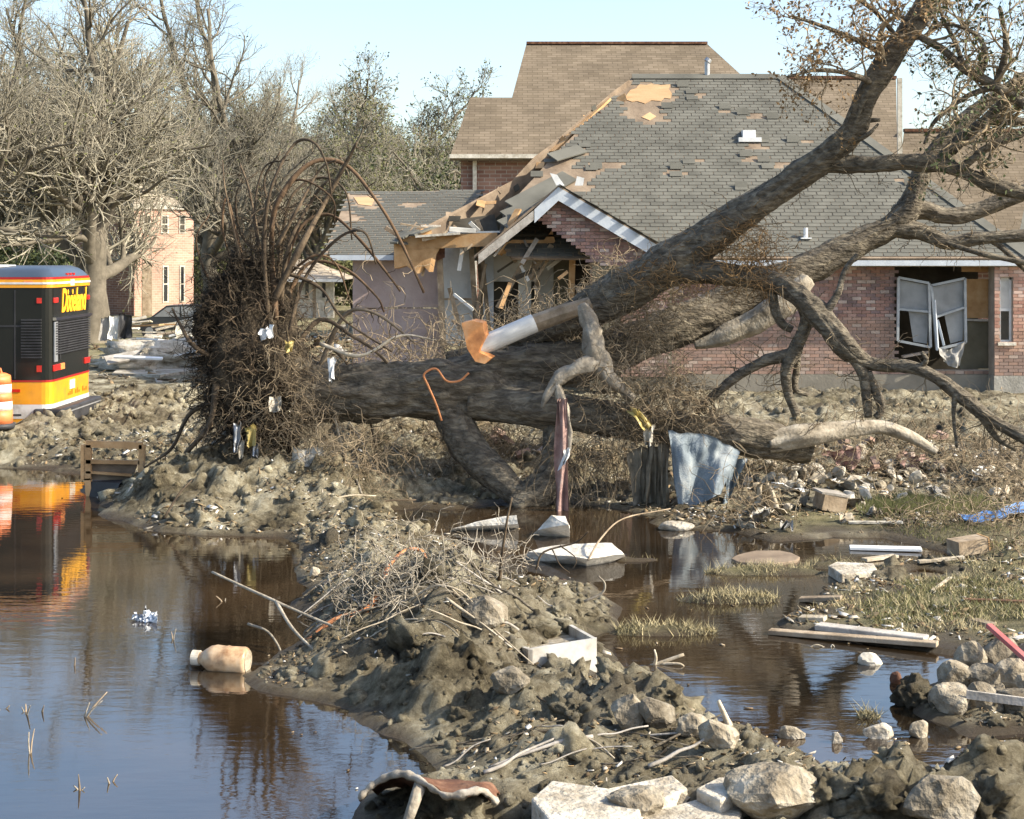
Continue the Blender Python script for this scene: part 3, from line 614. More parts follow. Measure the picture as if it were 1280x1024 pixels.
# the blown-out window bay: dark room, twisted window frames, boards
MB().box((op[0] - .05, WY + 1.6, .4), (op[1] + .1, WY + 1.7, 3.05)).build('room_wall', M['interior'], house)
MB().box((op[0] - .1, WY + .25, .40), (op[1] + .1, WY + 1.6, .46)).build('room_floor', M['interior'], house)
MB().box((X(1205), WY + .18, Z(398)), (op[1] - .02, WY + .22, Z(349))).build('plywood_panel', M['wood_new'], house)
MB().box((X(1205), WY + .16, Z(340)), (op[1] - .02, WY + .24, Z(328))).build('plywood_panel', M['wood_new'], house)
MB().box((X(1203), WY + .2, Z(462)), (op[1] - .02, WY + .26, Z(402))).build('panel', M['olivewall'], house)
MB().bar((X(1206), WY + .14, Z(400)), (X(1240), WY + .14, Z(401)), .05, .05).build('rail', M['wood_grey'], house)
m_ = MB(); m_.bar(P(1240, 330, 35.9), P(1241, 465, 35.9), .07, .07); m_.build('downpipe', M['galv'], house)
fd = 35.86
frA = [(1123, 347), (1161, 354), (1163, 434), (1122, 426)]; frB = [(1164, 357), (1206, 348), (1207, 428), (1171, 437)]
for q in (frA, frB):
    m_ = MB(); pp = [P(x, y, fd - (.1 if x > 1150 else 0)) for x, y in q]
    for i in range(4): m_.bar(pp[i], pp[(i + 1) % 4], .055, .075, (0, 1, 0))
    a = pp[0].lerp(pp[3], .5); c = pp[1].lerp(pp[2], .45); m_.bar(a, c, .05, .06, (0, 1, 0))
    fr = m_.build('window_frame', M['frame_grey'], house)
    cl = [pp[0].lerp(pp[2], .03), pp[1].lerp(pp[3], .03), c.lerp(a, .03), a.lerp(c, .03)]
    MB().prism([p + Vector((0, .05, 0)) for p in cl], (0, .01, 0)).build('pane', M['dirty_shaded_glass'], fr)
    cl = [a.lerp(c, .35), c, pp[2].lerp(pp[3], .08) + Vector((0, 0, .06)), pp[3].lerp(pp[2], .5) + Vector((0, 0, .05))]
    MB().prism([p + Vector((0, .06, 0)) for p in cl], (0, .01, 0)).build('pane', M['dirty_shaded_glass'], fr)
MB().bar(P(1168, 375, 35.75), P(1172, 438, 35.7), .05, .05).build('window_bar', M['fascia'], house)
MB().bar(P(1172, 400, 35.8), P(1180, 432, 35.75), .04, .05).build('window_bar', M['fascia'], house)
m_ = MB(); m_.bar(P(1128, 446, 35.95), P(1160, 440, 35.95), .2, .05); m_.build('loose_brick_course', M['mortar'], house)
def cloth(name, corners, mat, parent=None, nu=18, nv=16, fold=.05, seed=0, sag=0., th=.012, edge=.03, fr=3., **k):
    """hanging cloth between four corners (top-left, top-right, bottom-right, bottom-left)"""
    A, B, C, D = [np.array(c[:]) for c in corners]; u, v_ = np.meshgrid(np.linspace(0, 1, nu), np.linspace(0, 1, nv)); u = u[..., None]; v_ = v_[..., None]
    p = (A * (1 - u) + B * u) * (1 - v_) + (D * (1 - u) + C * u) * v_
    n = np.cross(B - A, D - A); n /= np.linalg.norm(n) + 1e-9
    uv = np.concatenate([u * fr, v_ * fr * .35, u * 0 + seed], -1)
    p = p + n * (fold * (fbm(uv * 1.6, 3, seed) + .8 * np.sin(u[..., 0] * 9 + seed + 2 * v_[..., 0]) * v_[..., 0])[..., None])
    p[..., 2] -= sag * np.sin(np.pi * u[..., 0]) * (1 - .3 * v_[..., 0])
    p += edge * np.stack([noise(uv * 2.2, seed + 1), noise(uv * 2.2, seed + 2), noise(uv * 2.2, seed + 3)], -1) * (np.minimum(1, 2 * np.abs(v_ - .5) + 2 * np.abs(u - .5)))
    nn = n * th; V = np.concatenate([p.reshape(-1, 3), (p + nn).reshape(-1, 3)]); N = nu * nv
    i = np.arange(nv - 1)[:, None] * nu + np.arange(nu - 1)[None]; Qd = np.stack([i, i + 1, i + nu + 1, i + nu], -1).reshape(-1, 4)
    rim = list(range(nu)) + [nu * (j + 1) - 1 for j in range(1, nv)] + list(range(N - 2, N - nu - 1, -1)) + [nu * j for j in range(nv - 2, 0, -1)]
    E = [(rim[(t + 1) % len(rim)], rim[t], rim[t] + N, rim[(t + 1) % len(rim)] + N) for t in range(len(rim))]
    return mk(name, V, np.concatenate([Qd[:, ::-1], Qd + N, np.array(E)]), mat, parent, True, np.full(2 * N, .5), **k)
cloth('curtain', [P(1172, 436, 35.7), P(1207, 425, 35.7), P(1200, 458, 35.65), P(1180, 452, 35.65)], M['cloth_grey'], house, fold=.08, sag=.1, seed=4)
# gutter, fascia
m_ = MB(); m_.box((X(822, 35.4), EY - .16, 2.98), (X(1400, 35.4), EY - .03, 3.1)); m_.build('gutter', M['fascia'], house)
MB().box((X(822, 35.4), EY - .02, 2.96), (X(1400, 35.4), WY + .1, 2.985)).build('soffit', M['offwhite'], house)
MB().prism([(er.x - .4, EY - .02, 3.1), (X(1420), EY - .02, 3.1), (X(1420), 40, 5.4), (er.x + 1.5, 40, 5.4)], (0, .02, -.05)).build('roof_side', M['shingle'], house)
# roof vents and pipes
m_ = MB(); q = roofpt(938, 174); m_.box((q.x - .2, q.y - .1, q.z - .02), (q.x + .12, q.y + .25, q.z + .22)); m_.box((q.x - .32, q.y - .2, q.z - .08), (q.x + .25, q.y - .08, q.z + .03)); m_.build('roof_vent', M['white'], house)
for px, py, hg, r_ in ((1007, 299, .26, .05),):
    q = roofpt(px, py); m_ = MB(); m_.tube([q, q + Vector((0, 0, hg))], r_, 8); m_.bar(q + Vector((-.12, 0, .02)), q + Vector((.12, 0, .02)), .2, .03); m_.build('vent_pipe', M['white'], house)
q = P(884, 97, 42.0); m_ = MB(); m_.tube([q + Vector((0, 0, -.2)), q + Vector((0, 0, .42))], .07, 10); m_.tube([q + Vector((0, 0, .42)), q + Vector((.05, 0, .5))], [.1, .09], 10); m_.build('vent_pipe', M['galv'], house)
# the porch gable
GYF = 34.9; ap, lf, rf = P(698, 234, GYF), P(598, 318, GYF), P(824, 308, GYF)
m_ = MB(); m_.bar(ap, rf, .05, .24, (0, 1, 0)); 
def fasc(a, c, h_): return MB().prism([a, c, c + Vector((0, 0, -h_)), a + Vector((0, 0, -h_))], (0, -.04, 0))
fasc(ap, rf, .3).build('gable_fascia', M['fascia'], house); fasc(ap, P(668, 262, GYF), .3).build('gable_fascia', M['fascia'], house)
fasc(P(667, 263, GYF), lf, .22).build('gable_fascia', M['wood_grey'], house)
nz = Vector((0, 0, .04))
gr = MB().prism([ap + nz, rf + nz + Vector((.15, 0, -.1)), rf + Vector((.15, 3.2, -.06)), ap + Vector((0, 3.6, 0))], (0, 0, -.06)).build('porch_roof', M['underlay'], house)
gu = (ap - rf); gu.normalize(); gs = {}
def kr(p): return True
shingles(gr, rf + nz * 1.6 + Vector((0, 1.45, 0)), (0, 1, 0), (ap - rf), -1.4, 1.6, (ap - rf).length, kr, M['shingle'], 60, gs)
MB().prism([ap + nz, lf + nz + Vector((-.1, 0, -.08)), lf + Vector((-.1, 1.3, 0)), ap + Vector((0, 3.6, 0))], (0, 0, -.06)).build('porch_roof', M['underlay'], house)
for a, c in (((699, 232), (693, 222)), ((722, 232), (727, 226))):
    q = P(*a, GYF - .02); t = P(*c, GYF - .02); MB().prism([q + Vector((-.06, 0, 0)), q + Vector((.12, 0, 0)), t + Vector((.06, 0, .06)), t + Vector((-.1, 0, .1))], (0, .03, 0)).build('broken_trim', M['white'], house)
GB = [(698, 247), (812, 318), (812, 336), (742, 330), (728, 318), (672, 272)]
gx0 = X(660, 35.15); gw = X(830, 35.15) - gx0
def keep_gable(u, z):
    x, y = prj((gx0 + u, 35.15, z)); return inpoly(x, y, GB)
gb = MB().prism([P(x, y, 35.17) for x, y in [(698, 248), (808, 317), (808, 333), (746, 328), (676, 270)]], (0, .1, 0)).build('gable_wall', M['mortar'], house)
brickwork(gb, (gx0, 35.15, 0), (1, 0, 0), gw, 2.9, 4.7, keep_gable, cn, M['brick'], 0)
MB().box((X(738), 35.17, .3), (X(835), 35.3, Z(332, 35.2))).build('wall', M['olivewall'], house)
brickwork(house, (X(776, 35.15), 35.15, 0), (1, 0, 0), X(836) - X(776), .5, 2.98, lambda u, z: True, cn, M['brick'], 0)
# room behind the torn porch
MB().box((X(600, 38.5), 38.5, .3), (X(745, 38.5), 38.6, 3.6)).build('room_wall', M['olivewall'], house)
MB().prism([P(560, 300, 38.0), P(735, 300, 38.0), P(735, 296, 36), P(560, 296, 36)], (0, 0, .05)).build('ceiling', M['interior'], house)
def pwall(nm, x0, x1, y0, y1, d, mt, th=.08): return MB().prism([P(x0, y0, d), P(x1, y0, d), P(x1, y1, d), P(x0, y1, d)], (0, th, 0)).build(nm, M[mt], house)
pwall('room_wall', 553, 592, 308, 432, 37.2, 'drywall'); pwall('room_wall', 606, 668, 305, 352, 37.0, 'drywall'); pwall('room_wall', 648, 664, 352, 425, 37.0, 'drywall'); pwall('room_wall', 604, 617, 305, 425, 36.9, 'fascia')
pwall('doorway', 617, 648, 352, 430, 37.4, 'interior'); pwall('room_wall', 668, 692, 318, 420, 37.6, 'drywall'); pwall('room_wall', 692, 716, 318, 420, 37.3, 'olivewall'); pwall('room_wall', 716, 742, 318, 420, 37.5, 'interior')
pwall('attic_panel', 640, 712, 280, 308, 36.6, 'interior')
STUD = [((549, 308), (554, 432), 36.2, .14, 'wood'), ((589, 308), (596, 425), 36.4, .12, 'wood'), ((603, 325), (612, 420), 36.6, .1, 'wood'), ((607, 330), (594, 400), 36.3, .07, 'wood'), ((562, 360), (575, 412), 36.1, .1, 'wood'),
        ((660, 318), (622, 385), 36.0, .12, 'wood'), ((672, 308), (664, 350), 36.1, .1, 'wood'), ((690, 306), (660, 348), 35.9, .12, 'wood'), ((694, 310), (668, 352), 36.0, .07, 'wood'), ((672, 350), (668, 425), 36.8, .12, 'wood'),
        ((716, 306), (714, 372), 36.2, .14, 'wood_new'), ((655, 318), (622, 340), 36.0, .05, 'interior'), ((578, 310), (574, 338), 36.1, .09, 'white'), ((523, 305), (525, 328), 35.9, .05, 'bare_wood'), ((535, 312), (528, 345), 36.0, .06, 'wood'),
        ((597, 300), (604, 418), 36.9, .08, 'wood'), ((553, 374), (600, 374), 36.9, .05, 'wood')]
for a, c, d_, wd, mt in STUD: MB().bar(P(*a, d_), P(*c, d_ + .1), wd, .1, (0, 1, 0)).build('stud', M[mt], house)
MB().bar(P(496, 305, 35.9), P(622, 299, 35.9), .12, .3).build('header_beam', M['wood_new'], house)
MB().bar(P(520, 296, 35.8), P(575, 292, 35.8), .5, .05).build('torn_ceiling_edge', M['offwhite'], house)
MB().bar(P(560, 291, 36.1), P(625, 290, 36.1), .5, .04).build('flashing', M['galv'], house)
MB().prism([P(x, y, 36.0) for x, y in [(620, 310), (640, 300), (680, 300), (690, 288), (694, 302), (684, 312), (650, 313), (628, 318)]], (0, .06, 0)).build('plywood_panel', M['wood_new'], house)
MB().prism([P(x, y, 35.85) for x, y in [(492, 302), (548, 304), (540, 318), (536, 340), (528, 330), (520, 342), (508, 332), (493, 336)]], (.1, .05, 0)).build('plywood_panel', M['wood_new'], house)
MB().prism([P(x, y, 36.1) for x, y in [(540, 310), (556, 306), (556, 322), (546, 326)]], (0, .05, 0)).build('plywood_panel', M['rust'], house)
for k, (a, c) in enumerate([((500, 298), (520, 288)), ((515, 294), (545, 283)), ((492, 304), (506, 290)), ((505, 305), (498, 300))]):
    MB().bar(P(*a, 35.7), P(*c, 36.1), .2, .04).build('torn_shingle', M['shingle'], house)

g = np.random.default_rng(123)
for k in range(46):     # splinters and hanging laths round the tear
    if k < 22: x, y, d_ = g.uniform(492, 640), g.uniform(282, 312), g.uniform(35.6, 36.4)
    elif k < 34: x, y, d_ = g.uniform(600, 735), g.uniform(300, 345), g.uniform(35.4, 36.6)
    else: x, y, d_ = g.uniform(545, 735), g.uniform(360, 425), g.uniform(35.2, 36.6)
    a_ = g.uniform(-1.2, 1.2) + (1.57 if k > 22 else 0); L = g.uniform(.18, .75); dx, dz = math.cos(a_) * L / 2, math.sin(a_) * L / 2; c = P(x, y, d_)
    MB().bar(c + Vector((-dx, -.05, -dz)), c + Vector((dx, .1, dz)), g.uniform(.03, .1), g.uniform(.015, .05), (0, 1, .2)).build('splinter', M[g.choice(['wood', 'wood_new', 'wood_grey', 'drywall', 'interior', 'underlay', 'wood'])], house)
for k in range(16):     # seams, felt tatters and curled tabs along the torn hip
    x = g.uniform(520, 775); yy = np.interp(x, [520, 640, 690, 775], [292, 234, 192, 116]); c = P(x, yy + g.uniform(-2, 6), hipd(x) - .05); L = g.uniform(.15, .5)
    MB().bar(c, c + Vector((g.uniform(-.4, .4), -.1, g.uniform(-.15, .3))).normalized() * L, g.uniform(.08, .22), .015, (g.uniform(-.5, .5), -1, .6)).build('torn_felt', M[g.choice(['interior', 'underlay', 'shingle', 'wood_new', 'rust'])], house)
for k in range(24):     # lifted tabs round the bare patches of the big slope
    q = PATCH[k % len(PATCH)]; i_ = g.integers(0, len(q)); px, py = q[i_]; c = roofpt(px + g.uniform(-4, 4), py + g.uniform(-1, 2)) + RN * .03
    MB().bar(c, c + SLV * .18 + RN * g.uniform(.0, .09), .3, .01, RN).build('lifted_shingle', M['shingle'], house)
# --- pale garage wing on the left
wing = empty('house_wing', (-3, 40, 0), 'low wing with bare pink wall sheathing and patched grey roof', 'house')
VY, VS = 37.2, (CH + 80 / F * 42 - 3.22) / 4.8
def wpt(px, py): k = (py - HY) / F; t = (CH - 3.22 + VY * VS) / (VS + k); return P(px, py, t)
WR = [(436, 240), (603, 238), (560, 300), (548, 318), (402, 318), (412, 300)]
WRN = Vector((0, -VS, 1)).normalized()
wr = MB().prism([wpt(*q) for q in WR], -WRN * .05).build('roof', M['underlay'], wing)
WP = [[(438, 244), (476, 243), (470, 262), (444, 258)], [(420, 268), (440, 262), (452, 276), (424, 278)], [(500, 254), (526, 254), (524, 259), (502, 259)]]
shingles(wr, (0, VY, 3.22), (1, 0, 0), Vector((0, 1, VS)), -6, 0, 6.2, lambda p: inpoly(*prj(p), WR) and not any(inpoly(*prj(p), q) for q in WP), M['shingle'], 300, {})
MB().prism([wpt(*q) + WRN * .004 for q in [(442, 247), (470, 246), (464, 258), (448, 256)]], WRN * .01).build('bare_decking', M['deck'], wr)
MB().prism([wpt(436, 240), wpt(603, 238), Vector((-.7, 47, 3.2)), Vector((-5, 47, 3.2))], (0, 0, -.05)).build('roof_back', M['shingle'], wing)
MB().box((X(413, VY), VY - .1, 3.1), (X(492, VY), VY + .02, 3.22)).build('gutter', M['fascia'], wing)
MB().box((X(441, VY + .3), VY + .3, -.1), (X(556, VY + .3), VY + .4, 1.95)).build('wall', M['pinkwall'], wing)
MB().box((X(441, VY + .3), VY + .28, 1.97), (X(556, VY + .3), VY + .4, 3.3)).build('wall', M['pinkwall'], wing)
MB().box((X(441, VY + .3), VY + .4, -.1), (X(441, VY + .3) + .1, VY + 8, 3.2)).build('wall', M['pinkwall'], wing)

# --- tall neighbour behind
tall = empty('tall_brick_house', (3, 62, -.5), 'tall two storey brick house with brown shingle roofs, behind the wrecked house', 'house')
def slab(poly, nm, mt, off=(0, .05, -.12)): return MB().prism([P(*q) for q in poly], off).build(nm, M[mt], tall)
def tallpt(px, py):
    k = (py - HY) / F; s_ = .635; t = (CH - 6.88 + 59 * s_) / (s_ + k); return (px, py, t)
slab([tallpt(*q) for q in [(658, 55), (884, 55), (1040, 197), (562, 197), (588, 122), (640, 122)]], 'roof', 'shingle_brown')
slab([(884, 55, 67.5), tallpt(1040, 197), (960, 211, 76)], 'roof_side', 'shingle_brown')
slab([(662, 58, 67.7), (880, 58, 67.7), (950, 211, 76), (664, 211, 76)], 'roof_back', 'shingle_brown')
slab([(983, 98, 66), (1120, 98, 66), (1122, 200, 60.5), (960, 200, 60.5)], 'roof', 'shingle_brown')
slab([(1130, 164, 62), (1420, 164, 62), (1420, 330, 56), (1110, 330, 56)], 'roof', 'shingle_brown')
m_ = MB(); m_.bar(P(658, 54, 67.5), P(884, 54, 67.5), .3, .1); m_.build('ridge_cap', M['rust'], tall); MB().bar(P(983, 97, 66), P(1120, 97, 66), .3, .12).build('ridge_cap', M['rust'], tall)
MB().bar(P(1130, 163, 62), P(1420, 163, 62), .3, .12).build('ridge_cap', M['rust'], tall)
q = P(1122, 98, 60.4); q2 = P(1122, 172, 60.4); MB().box((q.x - .02, 60.3, q2.z - 2), (q.x + .16, 60.42, q.z)).build('gable_edge', M['offwhite'], tall)
MB().box((X(576, 59.6), 59.6, -.7), (X(960, 59.6), 59.8, Z(196, 59.6))).build('wall', M['brick_far'], tall)
MB().box((X(576, 59.6), 59.8, -.7), (X(576, 59.6) + .2, 74, Z(196, 59.6))).build('wall', M['brick_far'], tall)
MB().box((X(980, 61), 61, -.7), (X(1121, 61), 61.2, Z(190, 61))).build('wall', M['brick_far'], tall)
MB().box((X(1110, 57), 57, -.7), (X(1420, 57), 57.2, Z(320, 57))).build('wall', M['brick_far'], tall)
MB().box((X(562, 59), 58.9, Z(198, 59)), (X(720, 59), 59.5, Z(193, 59))).build('gutter', M['offwhite'], tall)
MB().box((X(591, 59.5), 59.4, -.5), (X(596, 59.5), 59.55, Z(198, 59.5))).build('downpipe', M['offwhite'], tall)

# --- pink brick house far left
pink = empty('two_storey_house', (P(168, 395, 97).x, 97, -.55), 'narrow two storey pink brick house with tall windows, behind the big bare tree', 'house')
pc = Vector((P(168, 395, 97).x, 97, 0)); du = Vector((.80, .6, 0)).normalized(); dl = Vector((-.75, .66, 0)).normalized()
def pbox(o, u, a0, a1, z0, z1, out, th, nm, mt, parent):
    n = Vector((u.y, -u.x, 0)); n = n if n.y < 0 else -n
    base = o + n * out
    return MB().prism([base + u * a0 + Vector((0, 0, z0)), base + u * a1 + Vector((0, 0, z0)), base + u * a1 + Vector((0, 0, z1)), base + u * a0 + Vector((0, 0, z1))], -n * th).build(nm, M[mt], parent)
WW = 3.95
pbox(pc, du, 0, WW, -.6, 6.1, 0, .2, 'wall', 'brick_pink', pink); pbox(pc, dl, .2, 6.5, -.6, 6.1, 0, .2, 'wall', 'brick_far', pink)  # same house, but the side wall's shade is painted in with darker brick
for a0, a1, z0, z1 in ((.55, 1.05, 4.6, 5.75), (1.75, 2.25, 4.6, 5.75), (2.95, 3.4, 4.6, 5.75), (1.85, 2.25, .3, 2.6), (3.0, 3.35, .3, 2.6)):
    f = pbox(pc, du, a0, a1, z0, z1, .04, .08, 'window', 'offwhite', pink)
    zm = (z0 + z1) / 2
    pbox(pc, du, a0 + .08, a1 - .08, z0 + .08, zm - .04, .05, .03, 'pane', 'glass', f); pbox(pc, du, a0 + .08, a1 - .08, zm + .04, z1 - .08, .05, .03, 'pane', 'glass', f)
pbox(pc, du, .5, 1.15, -.5, 2.65, .03, .06, 'door', 'wood', pink)
pbox(pc, du, -.15, WW + .15, 6.1, 6.4, .15, .5, 'cornice', 'offwhite', pink)
c4 = [pc + Vector((0, 0, 6.3)), pc + du * WW + Vector((0, 0, 6.3)), pc + du * WW + dl * 6.5 + Vector((0, 0, 6.3)), pc + dl * 6.5 + Vector((0, 0, 6.3))]; tp = (c4[0] + c4[2]) / 2 + Vector((0, 0, 1.6))
mk('roof', [q[:] for q in c4 + [tp]], [(0, 1, 4), (1, 2, 4), (2, 3, 4), (3, 0, 4)], M['shingle_tan'], pink)
# --- small pale house
sm = empty('small_house', (P(385, 380, 95).x, 95, -.6), 'small pale plastered house with tan hip roof, far beyond the root ball', 'house')
def sx(px): return X(px, 95)
MB().box((sx(352), 95, -.7), (sx(372), 95.2, Z(350, 95))).build('wall', M['wood'], sm)
MB().box((sx(372), 94.6, -.7), (sx(418), 95.0, Z(350, 94.6))).build('wall', M['offwhite'], sm)
for a, c in ((383, 387), (404, 408)):
    wn = MB().box((sx(a), 94.55, Z(372, 94.6)), (sx(c), 94.6, Z(354, 94.6))).build('window', M['glass'], sm); MB().box((sx(a) - .05, 94.53, Z(374, 94.6)), (sx(c) + .05, 94.59, Z(372.5, 94.6))).build('sill', M['offwhite'], sm)
MB().box((sx(392), 94.55, -.6), (sx(396), 94.6, Z(352, 94.6))).build('door', M['wood'], sm)
e0, e1, rg0, rg1 = P(338, 350, 93.8), P(430, 350, 93.8), P(360, 324, 98), P(385, 324, 98); mk('roof', [e0[:], e1[:], rg1[:], rg0[:], (e1.x, 102, e1.z), (e0.x, 102, e0.z)], [(0, 1, 2, 3), (1, 4, 2), (4, 5, 3, 2), (5, 0, 3), (0, 5, 4, 1)], M['shingle_tan'], sm)
MB().box((e0.x, 93.75, e0.z - .12), (e1.x, 93.8, e0.z + .05)).build('gutter', M['white'], sm)
# ------------------------------------------------------------- standing bare trees
def make_tree(seed, height, trunk_r, fork, spread, nl=7, up=.05, leaf=None, leafn=0, leafs=.1, dens=1., kink=.16, far=1.):
    g = np.random.default_rng(seed); K = 10
    z = np.linspace(-.3, fork, K); tr = np.stack([.12 * np.cumsum(g.normal(size=K)) * fork / 8, .12 * np.cumsum(g.normal(size=K)) * fork / 8, z], 1)[None]
    tr[:, :3, :2] *= .2; trr = (trunk_r * np.linspace(1.25, .72, K))[None]; trr[0, 0] = trunk_r * 1.7
    la, ra = spawn(tr, trr, nl, .55, 1., spread * 1.15, .85, 12, up + .03, kink, .62, .25, .3, g)
    top, rt = spawn(tr, trr, 3, .93, 1., height * 1.08, .35, 12, up + .06, kink, .72, .4, .28, g)
    l1 = np.concatenate([la, top]); r1 = np.concatenate([ra, rt])
    l2, r2 = spawn(l1, r1, int(7 * dens), .22, 1., spread * .55, .75, 9, up * .8, kink * 1.1, .6, .35, .3, g)
    l3, r3 = spawn(l2, r2, int(7 * dens), .15, 1., spread * .28, .7, 7, up * .6, kink * 1.3, .6, .35, .35, g)
    l4, r4 = spawn(l3, r3, int(6 * dens), .1, 1., spread * .13, .7, 5, up * .3, kink * 1.4, .65, .4, .5, g)
    r3 = np.maximum(r3, .011 * far); r4 = np.maximum(r4, .0075 * far)
    return dict(trunk=cat([tubes(tr, trr, 14, .12, 2.5, seed), tubes(l1, r1, 9, .08, 3, seed + 1)]), branch=tubes(l2, r2, 6), twig=cat([tubes(l3, r3, 4), tubes(l4, r4, 3)]),
                ends=np.concatenate([l4[:, -1], l4[:, 2], l3[:, -1]]), g=g, l1=l1, r1=r1, l2=l2, r2=r2)
def tree_obj(name, T, loc, label, group=None, leafmat=None, leafn=0, leafs=.12, twmat='twig_far', cat_='tree', rotz=0, sc=1):
    root = empty(name, (0, 0, 0), label, cat_, group)
    mk('trunk', *T['trunk'], M['bark_far'], root, True); tag(mk('branches', *T['branch'], M['bark_far'], root, True), kind='stuff')
    tag(mk('crown', *T['twig'], M[twmat], root, True), kind='stuff')
    if leafn:
        e = T['ends']; p = e[T['g'].integers(0, len(e), leafn)] + T['g'].normal(size=(leafn, 3)) * leafs * .8
        V, Fq = leaves(p, leafs, T['g']); tag(mk('foliage', V, Fq, M[leafmat], root, v=np.repeat(T['g'].random(leafn), 4)), kind='stuff')
    root.location = Vector(loc); root.rotation_euler = (0, 0, rotz); root.scale = (sc, sc, sc); return root
def at(px, d, z=None):
    x = (px - 640) / F * d; return (x, d, gz(x, d) - .1 if z is None else z)
GT = 'bare trees standing beyond the mud bank'
tA = tree_obj('oak_tree', make_tree(11, 14, .5, 4.2, 8.6, 9, .07, dens=1.3, far=.75), at(112, 57), 'large bare grey oak with spreading limbs, behind the bus', GT, 'leaf_olive', 2200, .11)
tB = tree_obj('bare_tree', make_tree(23, 17, .42, 6.0, 7.6, 8, .12, dens=1.3, far=1.0), at(268, 74), 'tall upright bare tree beside the pink brick house', GT, 'leaf_olive', 1500, .12)
tC = tree_obj('olive_tree', make_tree(31, 15, .34, 4.0, 6.6, 8, .14, dens=1.15, far=1.5), at(470, 112), 'thin bare tree with olive undergrowth, beyond the garage wing', GT, 'leaf_olive', 9000, .15)
def copy_tree(src, px, d, rot, s, label): return tag(dup(src, at(px, d), rot, s), label, 'tree', GT)
copy_tree(tA, -70, 52, 2.1, 1.05, 'bare oak reaching a thick limb over the bus roof')
copy_tree(tB, 60, 84, 1.2, 1.05, 'bare tree right behind the spreading oak'); copy_tree(tA, 10, 92, 4.0, 1.15, 'wide bare tree beyond the bus, in front of dark evergreens')
copy_tree(tB, 330, 105, 3.3, .92, 'bare tree rising between the pink house and the small pale house'); copy_tree(tA, 285, 125, .7, 1.1, 'broad hazy bare tree far behind the root ball')
copy_tree(tC, 420, 128, 3.9, 1.45, 'tall hazy tree over the arching roots'); copy_tree(tC, 505, 135, 5.3, 1.5, 'tall hazy tree beside the tall brick house gable'); copy_tree(tC, 400, 118, 2.2, 1.2, 'hazy tree behind the small pale house'); copy_tree(tC, 530, 118, 4.4, 1.08, 'hazy tree beside the tall brick house wall'); copy_tree(tB, 440, 135, 5.1, 1.0, 'faint bare tree rising above the garage wing roof')
copy_tree(tC, 345, 120, .4, 1.3, 'olive tinged tree behind the arching roots'); copy_tree(tB, 160, 115, 2.6, 1.1, 'faint bare tree rising behind the pink house roof')
tD = tree_obj('leafy_tree', make_tree(47, 12, .32, 6.0, 5.2, 6, .02, dens=.8, kink=.26, far=1.5), at(590, 92), 'crooked tree with sparse dark leaves over the tall roof', GT, 'leaf_dark', 2600, .2)
tag(dup(tD, at(690, 96), 2.5, 1.02), 'sparse leaf tufts of a tree behind the long brown ridge', 'tree', GT)
# shrubs under them
def shrub_obj(seed, w_, h_, n, size, mat, loc, label, stems=9):
    g = np.random.default_rng(seed); root = empty('shrub', (0, 0, 0), label, 'shrub', 'evergreen shrubs in the background')
    st = np.zeros((1, 4, 3)); st[0, :, 2] = np.linspace(0, .5, 4); l, r = spawn(st, np.full((1, 4), .12), stems, 0, 1, h_ * 1.1, .5, 7, .12, .2, .5, .4, .3, g); l2, r2 = spawn(l, r, 7, .2, 1, w_ * .45, .8, 5, .04, .25, .6, .35, .4, g)
    mk('stems', *cat([tubes(l, r, 5), tubes(l2, r2, 3)]), M['bark_far'], root, True)
    e = np.concatenate([l2[:, 2:].reshape(-1, 3), l[:, 4:].reshape(-1, 3)]); p = e[g.integers(0, len(e), n)] + g.normal(size=(n, 3)) * size * 1.6; p[:, 2] = np.abs(p[:, 2])
    tag(mk('foliage', *leaves(p, size, g), M[mat], root, v=np.repeat(g.random(n), 4)), kind='stuff'); root.location = Vector(loc); return root
s1 = shrub_obj(5, 4.2, 3.6, 5200, .24, 'leaf_dark', at(45, 80), 'dense dark evergreen behind the bus roof')
s2 = shrub_obj(6, 4.0, 3.4, 4600, .25, 'leaf_olive', at(500, 100), 'olive green shrub above the garage wing roof')
for px, d_, rz, sc_, src, lb in ((-20, 86, 2, 1.15, s1, 'dark evergreen at the end of the evergreen row'), (88, 104, 4, 1.2, s1, 'dark evergreen beside the oak trunk'), (440, 104, 1, 1.1, s2, 'olive shrub above the arching roots'), (560, 103, 3, 1.15, s2, 'olive shrub against the tall brick wall'),
                              (265, 112, 5, 1.1, s2, 'pale olive shrub beside the pink house'), (395, 122, 2.4, 1.0, s1, 'dark shrub behind the small pale house roof'), (320, 116, .6, 1.1, s2, 'olive shrub behind the root ball')):
    tag(dup(src, at(px, d_), rz, sc_), lb, 'shrub')
# far-off wood that reads as one mass
g = np.random.default_rng(77); n = 900; bx = np.stack([g.uniform(-75, 95, n), g.uniform(135, 165, n), np.full(n, -.6)], 1); hgts = g.uniform(5, 10.5, n)
st = np.stack([bx + np.stack([g.normal(size=n) * .25 * k, g.normal(size=n) * .25 * k, hgts * k / 4], 1) for k in range(5)], 1); sr = np.full((n, 5), .09) * np.linspace(1, .3, 5)
t2, q2 = spawn(st, sr, 9, .2, 1, 3.2, .6, 5, .08, .15, .6, .3, .5, g)
fw = empty('distant_wood', (0, 0, 0)); tag(fw, 'hazy far-off wood of bare trunks along the horizon', 'wood', kind='stuff')
tag(mk('trunks', *cat([tubes(st, sr, 4), tubes(t2, np.maximum(q2, .02), 3)]), M['twig_far'], fw), kind='stuff')
pl = t2.reshape(-1, 3)[g.integers(0, t2.shape[0] * 5, 16000)] + g.normal(size=(16000, 3)) * .5; pl[:, 2] = np.minimum(np.abs(pl[:, 2] * .8), 8)
